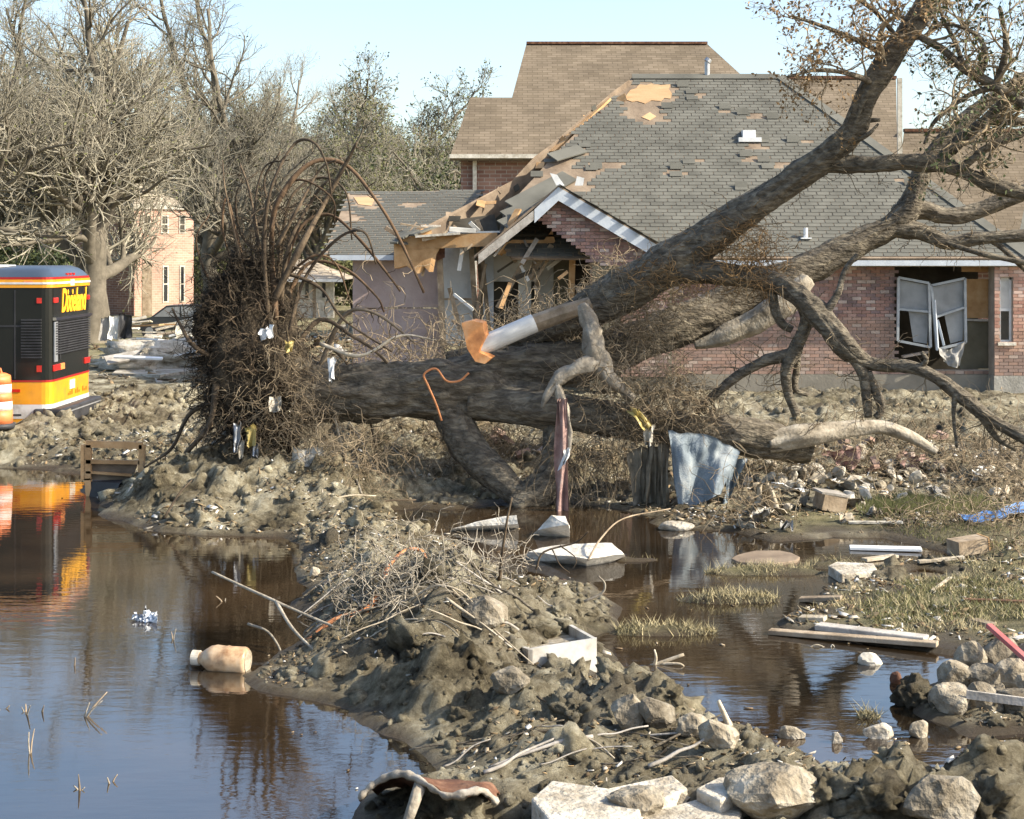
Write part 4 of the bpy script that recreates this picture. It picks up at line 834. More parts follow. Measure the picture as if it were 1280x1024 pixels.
tag(mk('foliage', *leaves(pl, .5, g), M['leaf_olive'], fw, v=np.repeat(g.random(16000), 4)), kind='stuff')

# ------------------------------------------------------------- the fallen tree
FT = empty('fallen_tree', G(640, 632), 'huge uprooted grey tree lying across the mud with its root ball raised', 'fallen tree')
def chain(c): 
    """(px, py, distance, half width in px) -> points, radii"""
    return [P(x, y, d) for x, y, d, r in c], [r * d / F for x, y, d, r in c]
def limb(name, c, n=18, sub=8, rough=.10, fr=8, mat='bark', seed=0, parent=None):
    p, r = chain(c); big = n > 13; return MB().tube(p, r, int(n * 1.8) if big else n, .5, rough * (1.25 if big else 1), fr, seed, True, sub * 2 if big else sub).build(name, M[mat], parent or FT, True), catmull(p, 4), np.interp(np.linspace(0, len(r) - 1, (len(r) - 1) * 4 + 1), np.arange(len(r)), r)
LB = {}
LB['t'] = limb('trunk', [(330, 470, 20.9, 40), (395, 490, 21, 36), (450, 490, 21, 34), (520, 487, 20.95, 36), (580, 488, 20.9, 37), (640, 498, 20.9, 28), (690, 506, 20.8, 20), (730, 510, 20.8, 10)], 42, 14, .10, 9, seed=1)
LB['m'] = limb('limb', [(540, 478, 21.0, 20), (600, 464, 21.0, 27), (660, 458, 21.1, 27), (730, 448, 21.2, 26), (800, 425, 21.4, 25), (870, 398, 21.6, 25), (940, 366, 21.8, 23), (1010, 335, 21.9, 20), (1080, 300, 22, 16), (1125, 275, 22, 15), (1145, 235, 22, 12), (1158, 205, 22, 10), (1185, 170, 22.0, 10), (1230, 130, 22, 8), (1290, 90, 22, 6)], 24, 10, .11, 9, seed=2)
LB['u'] = limb('limb', [(560, 452, 21.5, 10), (640, 428, 21.4, 15), (700, 404, 21.2, 20), (765, 374, 20.9, 26), (830, 332, 20.6, 26), (895, 290, 20.4, 22), (960, 246, 20.2, 18), (1020, 205, 20, 17), (1062, 168, 19.8, 15), (1082, 122, 19.6, 15), (1108, 78, 19.5, 14), (1140, 34, 19.4, 13), (1172, -16, 19.3, 12), (1215, -90, 19.2, 10), (1290, -160, 19, 7)], 24, 10, .12, 9, seed=3)
LB['ur'] = limb('limb', [(1000, 215, 20.05, 9), (1040, 206, 19.95, 10), (1090, 206, 19.8, 10), (1140, 203, 19.75, 10), (1190, 210, 19.7, 10), (1235, 228, 19.6, 9), (1290, 245, 19.5, 8)], 16, 9, .14, 10, seed=4)
LB['ul'] = limb('limb', [(800, 345, 20.6, 12), (850, 338, 20.5, 16), (910, 343, 20.3, 14), (965, 352, 20.2, 13), (1000, 372, 20.0, 13), (1030, 402, 19.9, 14), (1058, 434, 19.8, 14), (1088, 455, 19.8, 9), (1140, 460, 19.6, 8), (1175, 475, 19.5, 8), (1205, 498, 19.4, 8), (1240, 525, 19.3, 8), (1290, 552, 19.2, 8)], 18, 9, .15, 10, seed=5)
LB['lo'] = limb('limb', [(590, 500, 20.8, 22), (680, 510, 20.6, 22), (760, 524, 20.5, 22), (830, 534, 20.6, 20), (890, 540, 20.8, 22), (950, 550, 20.9, 23), (1000, 558, 21.0, 20), (1015, 561, 21.0, 17)], 20, 10, .10, 9, seed=6)
LB['l1'] = limb('limb', [(560, 505, 20.85, 22), (578, 545, 20.7, 22), (602, 580, 20.5, 20), (632, 606, 20.3, 17), (660, 630, 20.2, 14)], 16, 9, .10, 9, seed=7)
LB['l2'] = limb('limb', [(700, 520, 20.7, 18), (694, 560, 20.5, 15), (688, 595, 20.35, 18), (668, 618, 20.25, 20), (640, 632, 20.2, 16)], 16, 9, .14, 9, seed=8)
LB['f1'] = limb('limb', [(1110, 282, 22, 12), (1150, 290, 21.9, 11), (1185, 303, 21.8, 9), (1225, 298, 21.7, 9), (1290, 294, 21.6, 8)], 14, 8, .12, 10, seed=9)
LB['f2'] = limb('limb', [(1120, 268, 22, 12), (1152, 262, 22.1, 12), (1185, 270, 22.1, 10), (1225, 262, 22.1, 10), (1290, 236, 22, 9)], 14, 8, .12, 10, seed=10)
LB['pl'] = limb('limb', [(868, 432, 21.4, 4), (905, 420, 21.4, 11), (945, 402, 21.4, 16), (985, 375, 21.4, 15), (1010, 350, 21.5, 10)], 14, 8, .14, 9, 'bark_pale', 11)
LB['pg'] = limb('limb', [(960, 552, 20.8, 14), (1000, 545, 20.8, 14), (1050, 538, 20.9, 10), (1100, 534, 21, 8), (1135, 545, 21, 7), (1170, 565, 21, 5)], 14, 8, .14, 9, 'bark_pale', 12)
small = [[(1000, 378, 20.1, 9), (1008, 402, 20.1, 10), (995, 435, 20.2, 11), (982, 462, 20.2, 8), (985, 492, 20.3, 8), (995, 520, 20.3, 7)], [(990, 442, 20.2, 9), (955, 452, 20.3, 8), (925, 468, 20.4, 7), (895, 492, 20.5, 7), (870, 516, 20.6, 6)],
         [(1000, 425, 20.3, 5), (996, 460, 20.4, 5), (994, 486, 20.4, 5), (1010, 494, 20.4, 4)], [(1055, 432, 19.8, 9), (1078, 465, 19.8, 9), (1083, 495, 19.8, 7), (1085, 522, 19.8, 6)], [(1085, 465, 19.8, 7), (1095, 490, 19.8, 7), (1102, 512, 19.8, 6), (1094, 522, 19.8, 5)],
         [(1030, 395, 19.9, 8), (1048, 365, 19.9, 5), (1055, 340, 20, 4), (1072, 318, 20, 3)], [(965, 350, 20.2, 8), (968, 385, 20.2, 7), (978, 405, 20.2, 7), (990, 412, 20.2, 6)],
         [(1150, 460, 19.6, 5), (1158, 450, 19.5, 4), (1152, 440, 19.5, 3)], [(1195, 490, 19.4, 5), (1192, 520, 19.4, 3), (1196, 560, 19.4, 2.5)], [(1215, 505, 19.4, 5), (1245, 545, 19.4, 5), (1270, 562, 19.4, 4)],
         [(1060, 160, 19.8, 6), (1080, 152, 19.7, 5), (1100, 150, 19.7, 3)], [(1065, 178, 19.8, 6), (1085, 168, 19.6, 4), (1098, 155, 19.6, 2)], [(1170, 205, 19.75, 11), (1200, 175, 19.7, 13), (1232, 150, 19.6, 12), (1262, 120, 19.5, 8), (1285, 98, 19.5, 5)],
         [(1190, 190, 19.7, 9), (1225, 155, 19.7, 10), (1290, 152, 19.6, 9)], [(1200, 212, 19.6, 8), (1235, 185, 19.5, 8), (1290, 162, 19.4, 8)], [(1225, 225, 19.6, 5), (1240, 190, 19.7, 5), (1250, 160, 19.7, 4), (1270, 90, 19.8, 3)],
         [(1140, 40, 19.4, 8), (1178, 62, 19.3, 8), (1205, 85, 19.2, 9), (1245, 108, 19.1, 10), (1295, 140, 19, 10)], [(1225, 92, 19.1, 7), (1232, 70, 19, 6), (1222, 45, 19, 5), (1195, 32, 19, 4), (1165, 30, 19, 3)], [(1205, 85, 19.2, 6), (1195, 55, 19.2, 5), (1178, 20, 19.2, 4), (1170, -20, 19.2, 3)],
         [(1095, 105, 19.5, 5), (1060, 92, 19.2, 4), (1020, 88, 19, 3), (985, 96, 18.8, 2)], [(1110, 72, 19.5, 5), (1070, 50, 19.2, 4), (1020, 30, 19, 3), (990, 20, 18.8, 2)], [(1125, 55, 19.4, 5), (1100, 20, 19.3, 4), (1060, -10, 19.2, 3)], [(1245, 108, 19.1, 6), (1258, 60, 19, 5), (1250, 10, 19, 3)], [(1245, 108, 19.1, 6), (1210, 120, 19.2, 4), (1170, 150, 19.2, 3), (1155, 180, 19.2, 2)], [(1170, 300, 21.8, 4), (1230, 318, 21.5, 4), (1290, 330, 21.4, 4)],
         [(1240, 300, 21.7, 6), (1262, 318, 21.6, 5), (1290, 345, 21.6, 4)]]
SM = []
for k, c in enumerate(small):
    f_ = .62 if k in (12, 13, 14, 15, 16, 17, 18) else .82; c = [(x, y, d, r * f_) for x, y, d, r in c]
    o, p, r = limb('branch', c, 9, 6, .16, 12, 'bark', 30 + k); SM.append((p, r))
# crown twigs with the last dead leaves
def resam(p, r, K=14):
    t = np.linspace(0, len(p) - 1, K); return np.stack([np.interp(t, np.arange(len(p)), p[:, i]) for i in range(3)], 1), np.interp(t, np.arange(len(r)), r)
g = np.random.default_rng(5)
cr = [resam(*SM[k]) for k in (12, 13, 15, 16, 17, 18, 19, 20, 21, 22, 23)] + [resam(LB['u'][1][-22:], LB['u'][2][-22:])]
CP = np.stack([c[0] for c in cr]); CR = np.stack([c[1] for c in cr])
a1, b1 = spawn(CP, CR * .8, 7, .1, 1, 1.25, .9, 8, .03, .3, .5, .4, .3, g); a2, b2 = spawn(a1, b1, 6, .15, 1, .6, .8, 6, -.02, .32, .6, .4, .4, g); a3, b3 = spawn(a2, b2, 5, .1, 1, .26, .8, 4, -.05, .35, .7, .4, .6, g)
def nocam(a, b): 
    m = (a[:, :, 0].max(1) < 7.5) & (a[:, :, 2].min(1) > 3.9); return a[m], b[m]
a2, b2 = nocam(a2, b2); a3, b3 = nocam(a3, b3)
tag(mk('twigs', *cat([tubes(a1, np.maximum(b1, .004), 5), tubes(a2, np.maximum(b2, .0028), 4), tubes(a3, np.maximum(b3, .002), 3)]), M['twig'], FT, True), kind='stuff')
lp = a3.reshape(-1, 3)[g.integers(0, a3.shape[0] * 4, 9000)]; lp = lp + g.normal(size=lp.shape) * .02; w_ = lp[:, 0] < 4.9
tag(mk('dead_leaves', *leaves(lp[w_][:6500], .05, g, drop=.5), M['leaf_dead'], FT, v=np.repeat(g.random(min(6500, w_.sum())), 4)), kind='stuff')
lp = lp[~w_][:2200]; tag(mk('green_leaves', *leaves(lp, .06, g, drop=.6), M['leaf_dark'], FT, v=np.repeat(g.random(len(lp)), 4)), kind='stuff')
# thin bare shoots and vines clinging to the lower limbs
low = [resam(LB[k][1], LB[k][2], 20) for k in ('u', 'm', 'ul', 'lo', 't', 'ur', 'f1', 'pg')] + [resam(*SM[k], 20) for k in (0, 1, 3, 9)]
LP_ = np.stack([c[0] for c in low]); LR_ = np.stack([c[1] for c in low]); 
a1, b1 = spawn(LP_, np.full(LR_.shape, .012), 16, .12, .95, .55, 1.3, 8, -.06, .33, .7, .2, .4, g); a2, b2 = spawn(a1, b1, 4, .2, 1, .28, .8, 5, -.05, .35, .7, .4, .5, g)
tag(mk('shoots', *cat([tubes(a1, np.maximum(b1, .004), 4), tubes(a2, np.maximum(b2, .003), 3)]), M['twig'], FT, True), kind='stuff')
def tangle(name, pts, n, L, rad, mat, seed, parent=FT, K=9, wig=.45, spread=.25, down=-.06, r0=.004, S=3, lab=None):
    g = np.random.default_rng(seed); c = np.array([p[:] for p in pts]); B = c[g.integers(0, len(c), n)] + g.normal(size=(n, 3)) * spread
    D = g.normal(size=(n, 3)); D /= np.linalg.norm(D, axis=1, keepdims=True); out = [B]; ln = (L * g.uniform(.4, 1.3, n))[:, None] / (K - 1)
    for k in range(K - 1):
        D = D + g.normal(size=(n, 3)) * wig; D[:, 2] += down; D /= np.linalg.norm(D, axis=1, keepdims=True); out.append(out[-1] + D * ln)
    Pn = np.stack(out, 1); Rn = (r0 * g.uniform(.6, 1.8, n))[:, None] * np.linspace(1, .5, K)[None]
    o = mk(name, *tubes(Pn, Rn, S), M[mat], parent, True, np.repeat(g.random(n), K * S)); return tag(o, lab, 'brush' if parent is None else None, kind='stuff')
def pxl(l, d): return [P(x, y, d) for x, y in l]
tangle('vine_tangle', pxl([(930, 285), (945, 300), (955, 320), (940, 340), (925, 330), (960, 345)], 20.2), 420, .55, 0, 'leaf_dead', 1, spread=.13, down=-.12)
tangle('vine_tangle', pxl([(735, 395), (770, 400), (800, 395), (790, 420), (840, 370), (820, 390), (765, 365)], 20.9), 600, .5, 0, 'twig', 2, spread=.2, down=-.02)
tangle('vine_tangle', pxl([(770, 470), (810, 490), (840, 500), (800, 520), (860, 490), (740, 470), (830, 470), (880, 520), (780, 540)], 20.2), 1100, .5, 0, 'twig', 3, spread=.16)
tangle('vine_tangle', pxl([(650, 395), (690, 390), (720, 395), (620, 420), (560, 440), (670, 410)], 21.3), 420, .5, 0, 'twig', 4, spread=.14)
tangle('vine_tangle', pxl([(800, 345), (830, 330), (870, 310), (900, 300), (850, 345), (880, 345), (910, 350)], 20.35), 420, .28, 0, 'leaf_dead', 6, spread=.12)
tangle('hanging_roots', pxl([(690, 560), (700, 590), (720, 570), (735, 600), (760, 560), (790, 560)], 20.3), 260, .7, 0, 'twig', 5, spread=.15, down=-.35, wig=.25)
# ---- root ball
core = ico(5); V = core[0].copy(); V *= (1 + .20 * fbm(V * 1.7 + 3, 5, 4) + .10 * fbm(V * 7, 3, 9))[:, None]
cb = P(318, 455, 20.9); V = V * np.array([.62, .55, 1.28]); V[:, 0] += .10 * V[:, 2] * -1; mk('root_ball', V + np.array(cb), core[1], M['soil'], FT, True, np.full(len(V), .5))
V = core[0].copy(); V *= (1 + .28 * fbm(V * 2.2 + 8, 5, 14) + .1 * fbm(V * 8, 3, 19))[:, None]
mk('root_ball', V * np.array([.40, .40, .55]) + np.array(P(288, 395, 20.9)), core[1], M['soil'], FT, True, np.full(len(V), .5))
roots = [([(345, 400), (340, 320), (345, 258), (385, 206), (430, 205), (470, 250), (500, 300), (530, 366)], 6, 'root_red'), ([(335, 400), (330, 300), (340, 232), (368, 180), (392, 178), (408, 205), (415, 250)], 4, 'root'), ([(330, 400), (322, 300), (312, 240), (300, 205)], 4, 'root'),
         ([(340, 380), (375, 310), (405, 255), (432, 205), (446, 178)], 7, 'root'), ([(350, 370), (372, 290), (410, 268), (450, 300), (490, 350), (500, 364)], 4, 'root_red'), ([(355, 380), (385, 330), (430, 335), (470, 370), (480, 390)], 4, 'root_red'), ([(330, 380), (305, 330), (284, 250), (278, 285), (290, 330)], 4, 'root_red'),
         ([(320, 390), (300, 320), (282, 240), (278, 200)], 3, 'root'), ([(345, 400), (352, 320), (362, 250), (398, 222), (432, 240), (440, 300)], 4, 'root'), ([(350, 390), (360, 310), (390, 250), (410, 225)], 5, 'root'), ([(340, 380), (350, 300), (330, 230), (350, 190)], 4, 'root'),
         ([(360, 420), (380, 350), (420, 300), (455, 290), (470, 330)], 4, 'root'), ([(365, 440), (400, 400), (440, 420), (470, 440), (498, 470)], 5, 'root'), ([(360, 470), (395, 430), (430, 450), (455, 500), (470, 560)], 4, 'root'), ([(380, 480), (410, 500), (425, 550), (440, 610)], 4, 'bare_wood'), ([(270, 450), (240, 430), (222, 400), (215, 385)], 5, 'root'),
         ([(270, 480), (262, 530), (230, 570), (205, 610)], 7, 'root'), ([(285, 540), (262, 560), (235, 590), (212, 602)], 6, 'wood_grey'), ([(265, 500), (235, 520), (215, 560), (180, 585)], 5, 'root'), ([(300, 380), (262, 350), (245, 300), (262, 268)], 3, 'root_red'), ([(355, 340), (400, 360), (430, 400), (490, 440)], 4, 'root'),
         ([(352, 350), (392, 320), (420, 330), (436, 372)], 3, 'root_red'), ([(345, 310), (375, 255), (400, 212), (420, 200)], 4, 'root'), ([(330, 330), (318, 270), (330, 210), (362, 200)], 3, 'root'), ([(338, 290), (352, 240), (378, 225), (415, 248), (418, 280)], 3, 'root_red'), ([(325, 320), (300, 290), (296, 240), (322, 215)], 3, 'root'),
         ([(395, 470), (430, 395), (470, 392), (520, 430)], 5, 'wood'), ([(400, 430), (450, 445), (500, 420), (545, 425)], 4, 'bare_wood')]
RP = []
for k, (c, r_, mt) in enumerate(roots):
    dd = 20.9 + random.uniform(-.5, .35); n_ = len(c)
    pc_ = [(x, y, dd + .12 * math.sin(i * 2.1 + k), .68 * r_ * (1 - .62 * i / (n_ - 1))) for i, (x, y) in enumerate(c)]
    o, p, r = limb('root', pc_, 8, 6, .16, 12, mt, 70 + k); RP.append(resam(p, r, 14))
g = np.random.default_rng(15); B = np.array(cb); nr = 380
th_ = g.uniform(0, 2 * np.pi, nr); zz = g.uniform(-.95, .85, nr); st = np.stack([cb.x + .55 * np.cos(th_) * np.sqrt(np.clip(1 - (zz / 1.35) ** 2, .05, 1)), cb.y + .5 * np.sin(th_), cb.z + zz], 1)
D = np.stack([np.cos(th_) * .8 - .15, np.sin(th_) * .6, .55 * zz + .25], 1) + g.normal(size=(nr, 3)) * .35; pts = [st]
for k in range(9):
    D = D + g.normal(size=(nr, 3)) * .2; D[:, 2] -= .06 * k * .4; D /= np.linalg.norm(D, axis=1, keepdims=True); pts.append(pts[-1] + D * g.uniform(.02, .06, nr)[:, None])
FP = np.stack(pts, 1); FR = (.004 + .012 * g.random(nr) ** 2)[:, None] * np.linspace(1, .35, 10)[None]
f2, h2 = spawn(FP, FR, 5, .2, 1, .3, .8, 6, -.03, .35, .6, .4, .5, g); RPp = np.stack([q[0] for q in RP]); RPr = np.stack([q[1] for q in RP]); f3, h3 = spawn(RPp, RPr, 8, .15, 1, .3, .9, 7, -.02, .35, .4, .4, .4, g)
tag(mk('fine_roots', *cat([tubes(FP, FR, 5), tubes(f2, np.maximum(h2, .003), 3), tubes(f3, np.maximum(h3, .0035), 4)]), M['root'], FT, True), kind='stuff')
tangle('root_hair', pxl([(270, 380), (280, 350), (300, 330), (262, 420), (258, 450), (290, 400), (310, 370), (265, 480), (300, 440), (280, 520), (255, 400), (330, 330)], 20.6), 2200, .36, 0, 'soil', 22, spread=.13, down=-.02, r0=.004, wig=.4)
tangle('root_hair', pxl([(330, 470), (350, 500), (370, 520), (340, 540), (310, 500), (380, 480), (390, 530), (360, 440), (390, 565), (320, 560)], 20.4), 800, .42, 0, 'twig', 23, spread=.2, down=-.08, r0=.004)
tangle('root_hair', pxl([(330, 330), (340, 290), (350, 260), (360, 330), (345, 360), (320, 300), (370, 290)], 20.9), 220, .6, 0, 'root', 24, spread=.15, down=.05, r0=.0045)
# brush under the trunk
tangle('brush_tangle', [on(x, y) + Vector((0, 0, .12)) for x, y in [(460, 600), (500, 600), (540, 590), (590, 585), (620, 575), (480, 570), (560, 560), (520, 550), (700, 570), (740, 590), (640, 560), (430, 590), (450, 570), (770, 600), (600, 560)]], 1500, .6, 0, 'twig', 25, None, spread=.22, down=-.05, lab='dry tangled brush and vines under the fallen trunk')
tangle('brush_tangle', [on(x, y) + Vector((0, 0, .08)) for x, y in [(930, 600), (960, 590), (1000, 600), (1040, 590), (1090, 580), (1130, 590), (1180, 580), (1230, 590), (1270, 575), (1250, 610), (1200, 600), (1270, 620), (950, 640), (930, 655), (1240, 560), (1150, 570)]], 1500, .7, 0, 'twig', 26, None, spread=.25, down=-.04, lab='dry twigs and brush caught over the rubble beneath the far limbs')
tangle('brush_tangle', [on(x, y) + Vector((0, 0, .03)) for x, y in [(1250, 650), (1270, 665), (1230, 655), (1200, 660), (1180, 655), (1270, 690), (1130, 660)]], 420, .5, 0, 'twig', 27, None, spread=.18, down=-.05, lab='low dry scrub beside the blue tarpaulin')
tangle('brush_tangle', [on(x, y) + Vector((0, 0, .03)) for x, y in [(480, 725), (520, 715), (560, 720), (500, 740), (540, 735), (450, 750), (600, 715), (640, 720), (470, 765), (520, 760)]], 480, .45, 0, 'bark_pale', 28, None, spread=.14, down=-.03, r0=.0035, lab='grey twiggy litter on top of the mud berm')
tangle('brush_tangle', [P(x, y, 34.3) for x, y in [(760, 330), (780, 350), (800, 340), (750, 370), (790, 380), (730, 390), (700, 400)]], 170, .8, 0, 'twig', 29, None, spread=.25, down=0, r0=.006, lab='leafless creeper hanging on the porch wall of the brick house')
# ------------------------------------------------------------- the bus
bus = empty('tour_bus', (-12.5, 27.85, 0), 'orange, white and black tour bus parked with its louvred rear end by the pond', 'bus')
BX, BN, BF, BL = -7.78, 26.6, 29.1, 10.6
def ring(x, z0, z1, inset=0., r=.16, n=4):
    """outline of the bus seen from above, rounded corners"""
    x0, x1, y0, y1 = BX - BL - x, BX + x, BN + inset, BF - inset; p = []
    for cx, cy, a in ((x1 - r, y0 + r, -90), (x1 - r, y1 - r, 0), (x0 + r, y1 - r, 90), (x0 + r, y0 + r, 180)):
        for k in range(n + 1): t = R(a + 90 * k / n); p.append((cx + r * math.cos(t), cy + r * math.sin(t)))
    return p
def band(nm, mt, z0, z1, x=0., i0=0., i1=None, r=.16, parent=bus, cap=False, smooth=False):
    i1 = i0 if i1 is None else i1; a = ring(x - i0, 0, 0, i0, r); c = ring(x - i1, 0, 0, i1, max(.05, r)); n = len(a)
    V = [(p[0], p[1], z0) for p in a] + [(p[0], p[1], z1) for p in c]; Fc = [(k, (k + 1) % n, n + (k + 1) % n, n + k) for k in range(n)] + [tuple(range(n, 2 * n)), tuple(range(n))[::-1]]
    return mk(nm, V, Fc, M[mt], parent)
band('lower_skirt', 'bus_yellow', .28, .448); band('white_stripe', 'bus_white', .45, .69, .004, -.004); band('side_panel', 'bus_yellow', .692, 1.07)
band('red_line', 'bus_red', 1.072, 1.10, .006, -.006); bodyb = band('body', 'bus_black', 1.102, 2.66); band('roof_stripe', 'bus_yellow', 2.662, 2.80, .01, -.01); band('roof_stripe_line', 'bus_white', 2.72, 2.755, .016, -.016); band('red_line', 'bus_red', 2.802, 2.84, .005, -.005)
a = [ring(0, 0, 0, i, .2) for i in (0, .06, .18, .5)]; V = []; 
for k, zz in enumerate((2.842, 2.92, 2.98, 3.03)): V += [(p[0] - (k * .06 if p[0] > -12 else 0), p[1], zz) for p in a[k]]
n = len(a[0]); Fc = [(k * n + j, k * n + (j + 1) % n, (k + 1) * n + (j + 1) % n, (k + 1) * n + j) for k in range(3) for j in range(n)] + [tuple(range(3 * n, 4 * n))]
rf_ = mk('roof', V, Fc, M['bus_roof'], bus, True)
MB().prism([(BX - 10, BN + .12, 2.985), (BX - 1.1, BN + .12, 2.985), (BX - .75, BN + .5, 3.036), (BX - 1.2, BN + 1.2, 3.036), (BX - 10, BN + 1.2, 3.036)], (0, 0, .01)).build('roof_panel', M['white'], rf_)
# rear end
bm_ = MB(); bm_.box((BX - .3, BN - .05, .34), (BX + .2, BF + .05, .62)); bm = bm_.build('bumper', M['rubber'], bus)
md = bm.modifiers.new('b', 'BEVEL'); md.width = .05; md.segments = 3
MB().box((BX + .196, BN + .06, .53), (BX + .206, BF - .06, .55)).build('bumper_strip', M['galv'], bm); pass
def yz(px, py):  # a point of the rear face seen at a photo pixel
    d = BX / ((px - 640) / F); return Vector((BX, d, CH - (py - HY) / F * d))
for py in np.arange(402, 446, 3.2):   # louvre slats
    z_ = CH - (py - HY) / F * BN; MB().bar((BX + .02, BN + .18, z_), (BX + .02, BF - .15, z_), .035, .022).build('louvre', M['rubber'], bodyb)
for py in np.arange(400, 450, 3.6):
    z_ = CH - (py - HY) / F * BN; MB().bar((BX - .5, BN - .012, z_), (BX - .16, BN - .012, z_), .03, .024).build('louvre', M['rubber'], bodyb)
MB().bar((BX + .03, BN + .1, 2.13), (BX + .03, BF - .1, 2.13), .06, .05).build('chrome_bar', M['chrome'], bodyb)
MB().box((BX + .002, BN + .5, 1.42), (BX + .014, BN + .54, 2.1)).build('louvre_post', M['rubber'], bodyb); MB().box((BX + .012, BN + .12, 1.4), (BX + .03, BN + .3, 2.08)).build('louvre_post', M['galv'], bodyb)
def light(y0, y1, z0, z1, mt, x=.0):
    o = MB().box((BX - .01 + x, y0, z0), (BX + .025 + x, y1, z1)).build('tail_light', M[mt], bus); m2 = o.modifiers.new('b', 'BEVEL'); m2.width = .012; m2.segments = 2; return o
light(BN + .12, BN + .36, 2.4, 2.49, 'lens'); light(BF - .3, BF - .14, 2.4, 2.49, 'lens'); light(BN + .1, BN + .5, 1.24, 1.35, 'lens'); light(BN + .52, BN + .75, 1.24, 1.35, 'amber'); light(BF - .45, BF - .12, 1.24, 1.35, 'lens')
MB().box((BX - .24, BN - .012, 2.4), (BX - .16, BN + .05, 2.49)).build('side_light', M['lens'], bus); MB().box((BX - .24, BN - .012, 1.24), (BX - .16, BN + .05, 1.35)).build('side_light', M['lens'], bus)
MB().box((BX - .46, BN - .014, 2.72), (BX - .3, BN + .02, 2.78)).build('marker_light', M['amber'], bus); MB().box((BX - .66, BN - .01, .9), (BX - .52, BN + .02, .95)).build('reflector', M['lens'], bus)
for k in range(3): MB().box((BX - .08, 27.6 + k * .2, 2.86), (BX - .01, 27.7 + k * .2, 2.9)).build('marker_light', M['lens'], bus)
MB().box((BX + .0, 27.7, 2.68), (BX + .022, 27.95, 2.79)).build('rear_plate', M['offwhite'], bus)
MB().box((BX + .0, BN + 1.1, .86), (BX + .012, BN + 1.42, 1.02)).build('number_plate', M['offwhite'], bus)
def text(s, size, origin, mat, parent, shear=.0, bold=.0, sx=1.):
    c = bpy.data.curves.new('lettering', 'FONT'); c.body = s; c.size = size; c.shear = shear; c.offset = bold; c.extrude = .004; c.resolution_u = 4
    t = bpy.data.objects.new('lettering_tmp', c); col.objects.link(t); dg = bpy.context.evaluated_depsgraph_get(); me = bpy.data.meshes.new_from_object(t.evaluated_get(dg)); bpy.data.objects.remove(t, do_unlink=True)
    me.materials.clear(); me.materials.append(M[mat]); o = bpy.data.objects.new('lettering', me); col.objects.link(o); o.parent = parent
    o.matrix_local = Matrix.Translation(Vector(origin) - worigin(parent)) @ Matrix(((0, 0, 1, 0), (1, 0, 0, 0), (0, 1, 0, 0), (0, 0, 0, 1))) @ Matrix.Diagonal((sx, 1, 1, 1)); return o
text('Dixieland', .56, (BX + .008, BN + .58, 2.24), 'lettering', bodyb, .3, .016, .72)
for k in range(11):   # worn line of lettering, no longer legible
    if k not in (3, 7): MB().box((BX + .002, BN + 1.0 + k * .115, .76), (BX + .008, BN + 1.07 + k * .115, .80 + .05 * ((k * 7) % 3) / 2)).build('worn_lettering', M['lettering_dim'], bus)
# flank
for k in range(5): MB().box((BX - 2.4 - k * 1.65, BN - .006, 1.5), (BX - .95 - k * 1.65, BN + .01, 2.55)).build('window', M['glass'], bus)
MB().box((BX - .9, BN - .008, 2.0), (BX - .3, BN + .01, 2.03)).build('panel_seam', M['rubber'], bus); MB().box((BX - .62, BN - .006, 1.12), (BX - .6, BN + .01, 2.62)).build('panel_seam', M['rubber'], bus); MB().box((BX - 9.8, BN - .008, .5), (BX - .5, BN + .01, .53)).build('trim_strip', M['rubber'], bus)
for wx in (BX - 2.6, BX - 8.6):
    for wy in (BN + .16, BF - .16):
        t_ = MB().tube([(wx, wy - .14, .42), (wx, wy + .14, .42)], .46, 24).build('wheel', M['rubber'], bus); MB().tube([(wx, wy - .155, .42), (wx, wy + .155, .42)], .24, 16).build('rim', M['galv'], t_)
# traffic drum
dq = G(-4, 560, .05); drum = empty('traffic_drum', (dq.x, dq.y, gz(dq.x, dq.y)), 'orange and white striped traffic drum on the mud beside the bus', 'traffic drum')
z0 = gz(dq.x, dq.y)
for k, (za, zb, ra, rb, mt) in enumerate([(0, .08, .30, .29, 'rubber'), (.08, .30, .255, .25, 'barrel'), (.30, .44, .25, .243, 'sheen'), (.44, .58, .243, .236, 'barrel'), (.58, .72, .236, .23, 'sheen'), (.72, .86, .23, .22, 'barrel'), (.86, .9, .22, .14, 'barrel')]):
    MB().tube([(dq.x, dq.y, z0 + za), (dq.x, dq.y, z0 + zb)], [ra, rb], 24).build(['base', 'orange_band', 'white_band', 'orange_band', 'white_band', 'orange_band', 'top'][k], M[mt], drum, True)
MB().tube([(dq.x - .08, dq.y, z0 + .89), (dq.x - .06, dq.y, z0 + .97), (dq.x + .06, dq.y, z0 + .97), (dq.x + .08, dq.y, z0 + .89)], .018, 8).build('handle', M['barrel'], drum)
# dark car beyond the rubbish heap
cx_, cy_ = X(228, 66), 66.; cz = gz(cx_, cy_); car = empty('parked_car', (cx_, cy_, cz), 'dark muddy hatchback half hidden behind the root ball', 'car')
def cp(p): return [(cx_ + x, cy_ + y, cz + z) for x, y, z in p]
prof = [(-1.9, .35), (-1.95, .75), (-1.15, .9), (-.5, 1.38), (.75, 1.42), (1.45, .98), (1.9, .85), (1.95, .4)]
bdy = MB().prism(cp([(x, -.8, z) for x, z in prof]), (0, 1.6, 0)).build('body', M['car'], car)
for q in ([(-1.0, .92), (-.48, 1.3), (.05, 1.34), (.05, .92)], [(.12, .92), (.12, 1.34), (.7, 1.34), (1.25, .95)]): MB().prism(cp([(x, -.815, z) for x, z in q]), (0, .01, 0)).build('window', M['galv'], car)
MB().prism(cp([(-1.98, -.7, .55), (-1.98, .7, .55), (-1.9, .7, .8), (-1.9, -.7, .8)]), (-.02, 0, 0)).build('front_panel', M['white'], car)
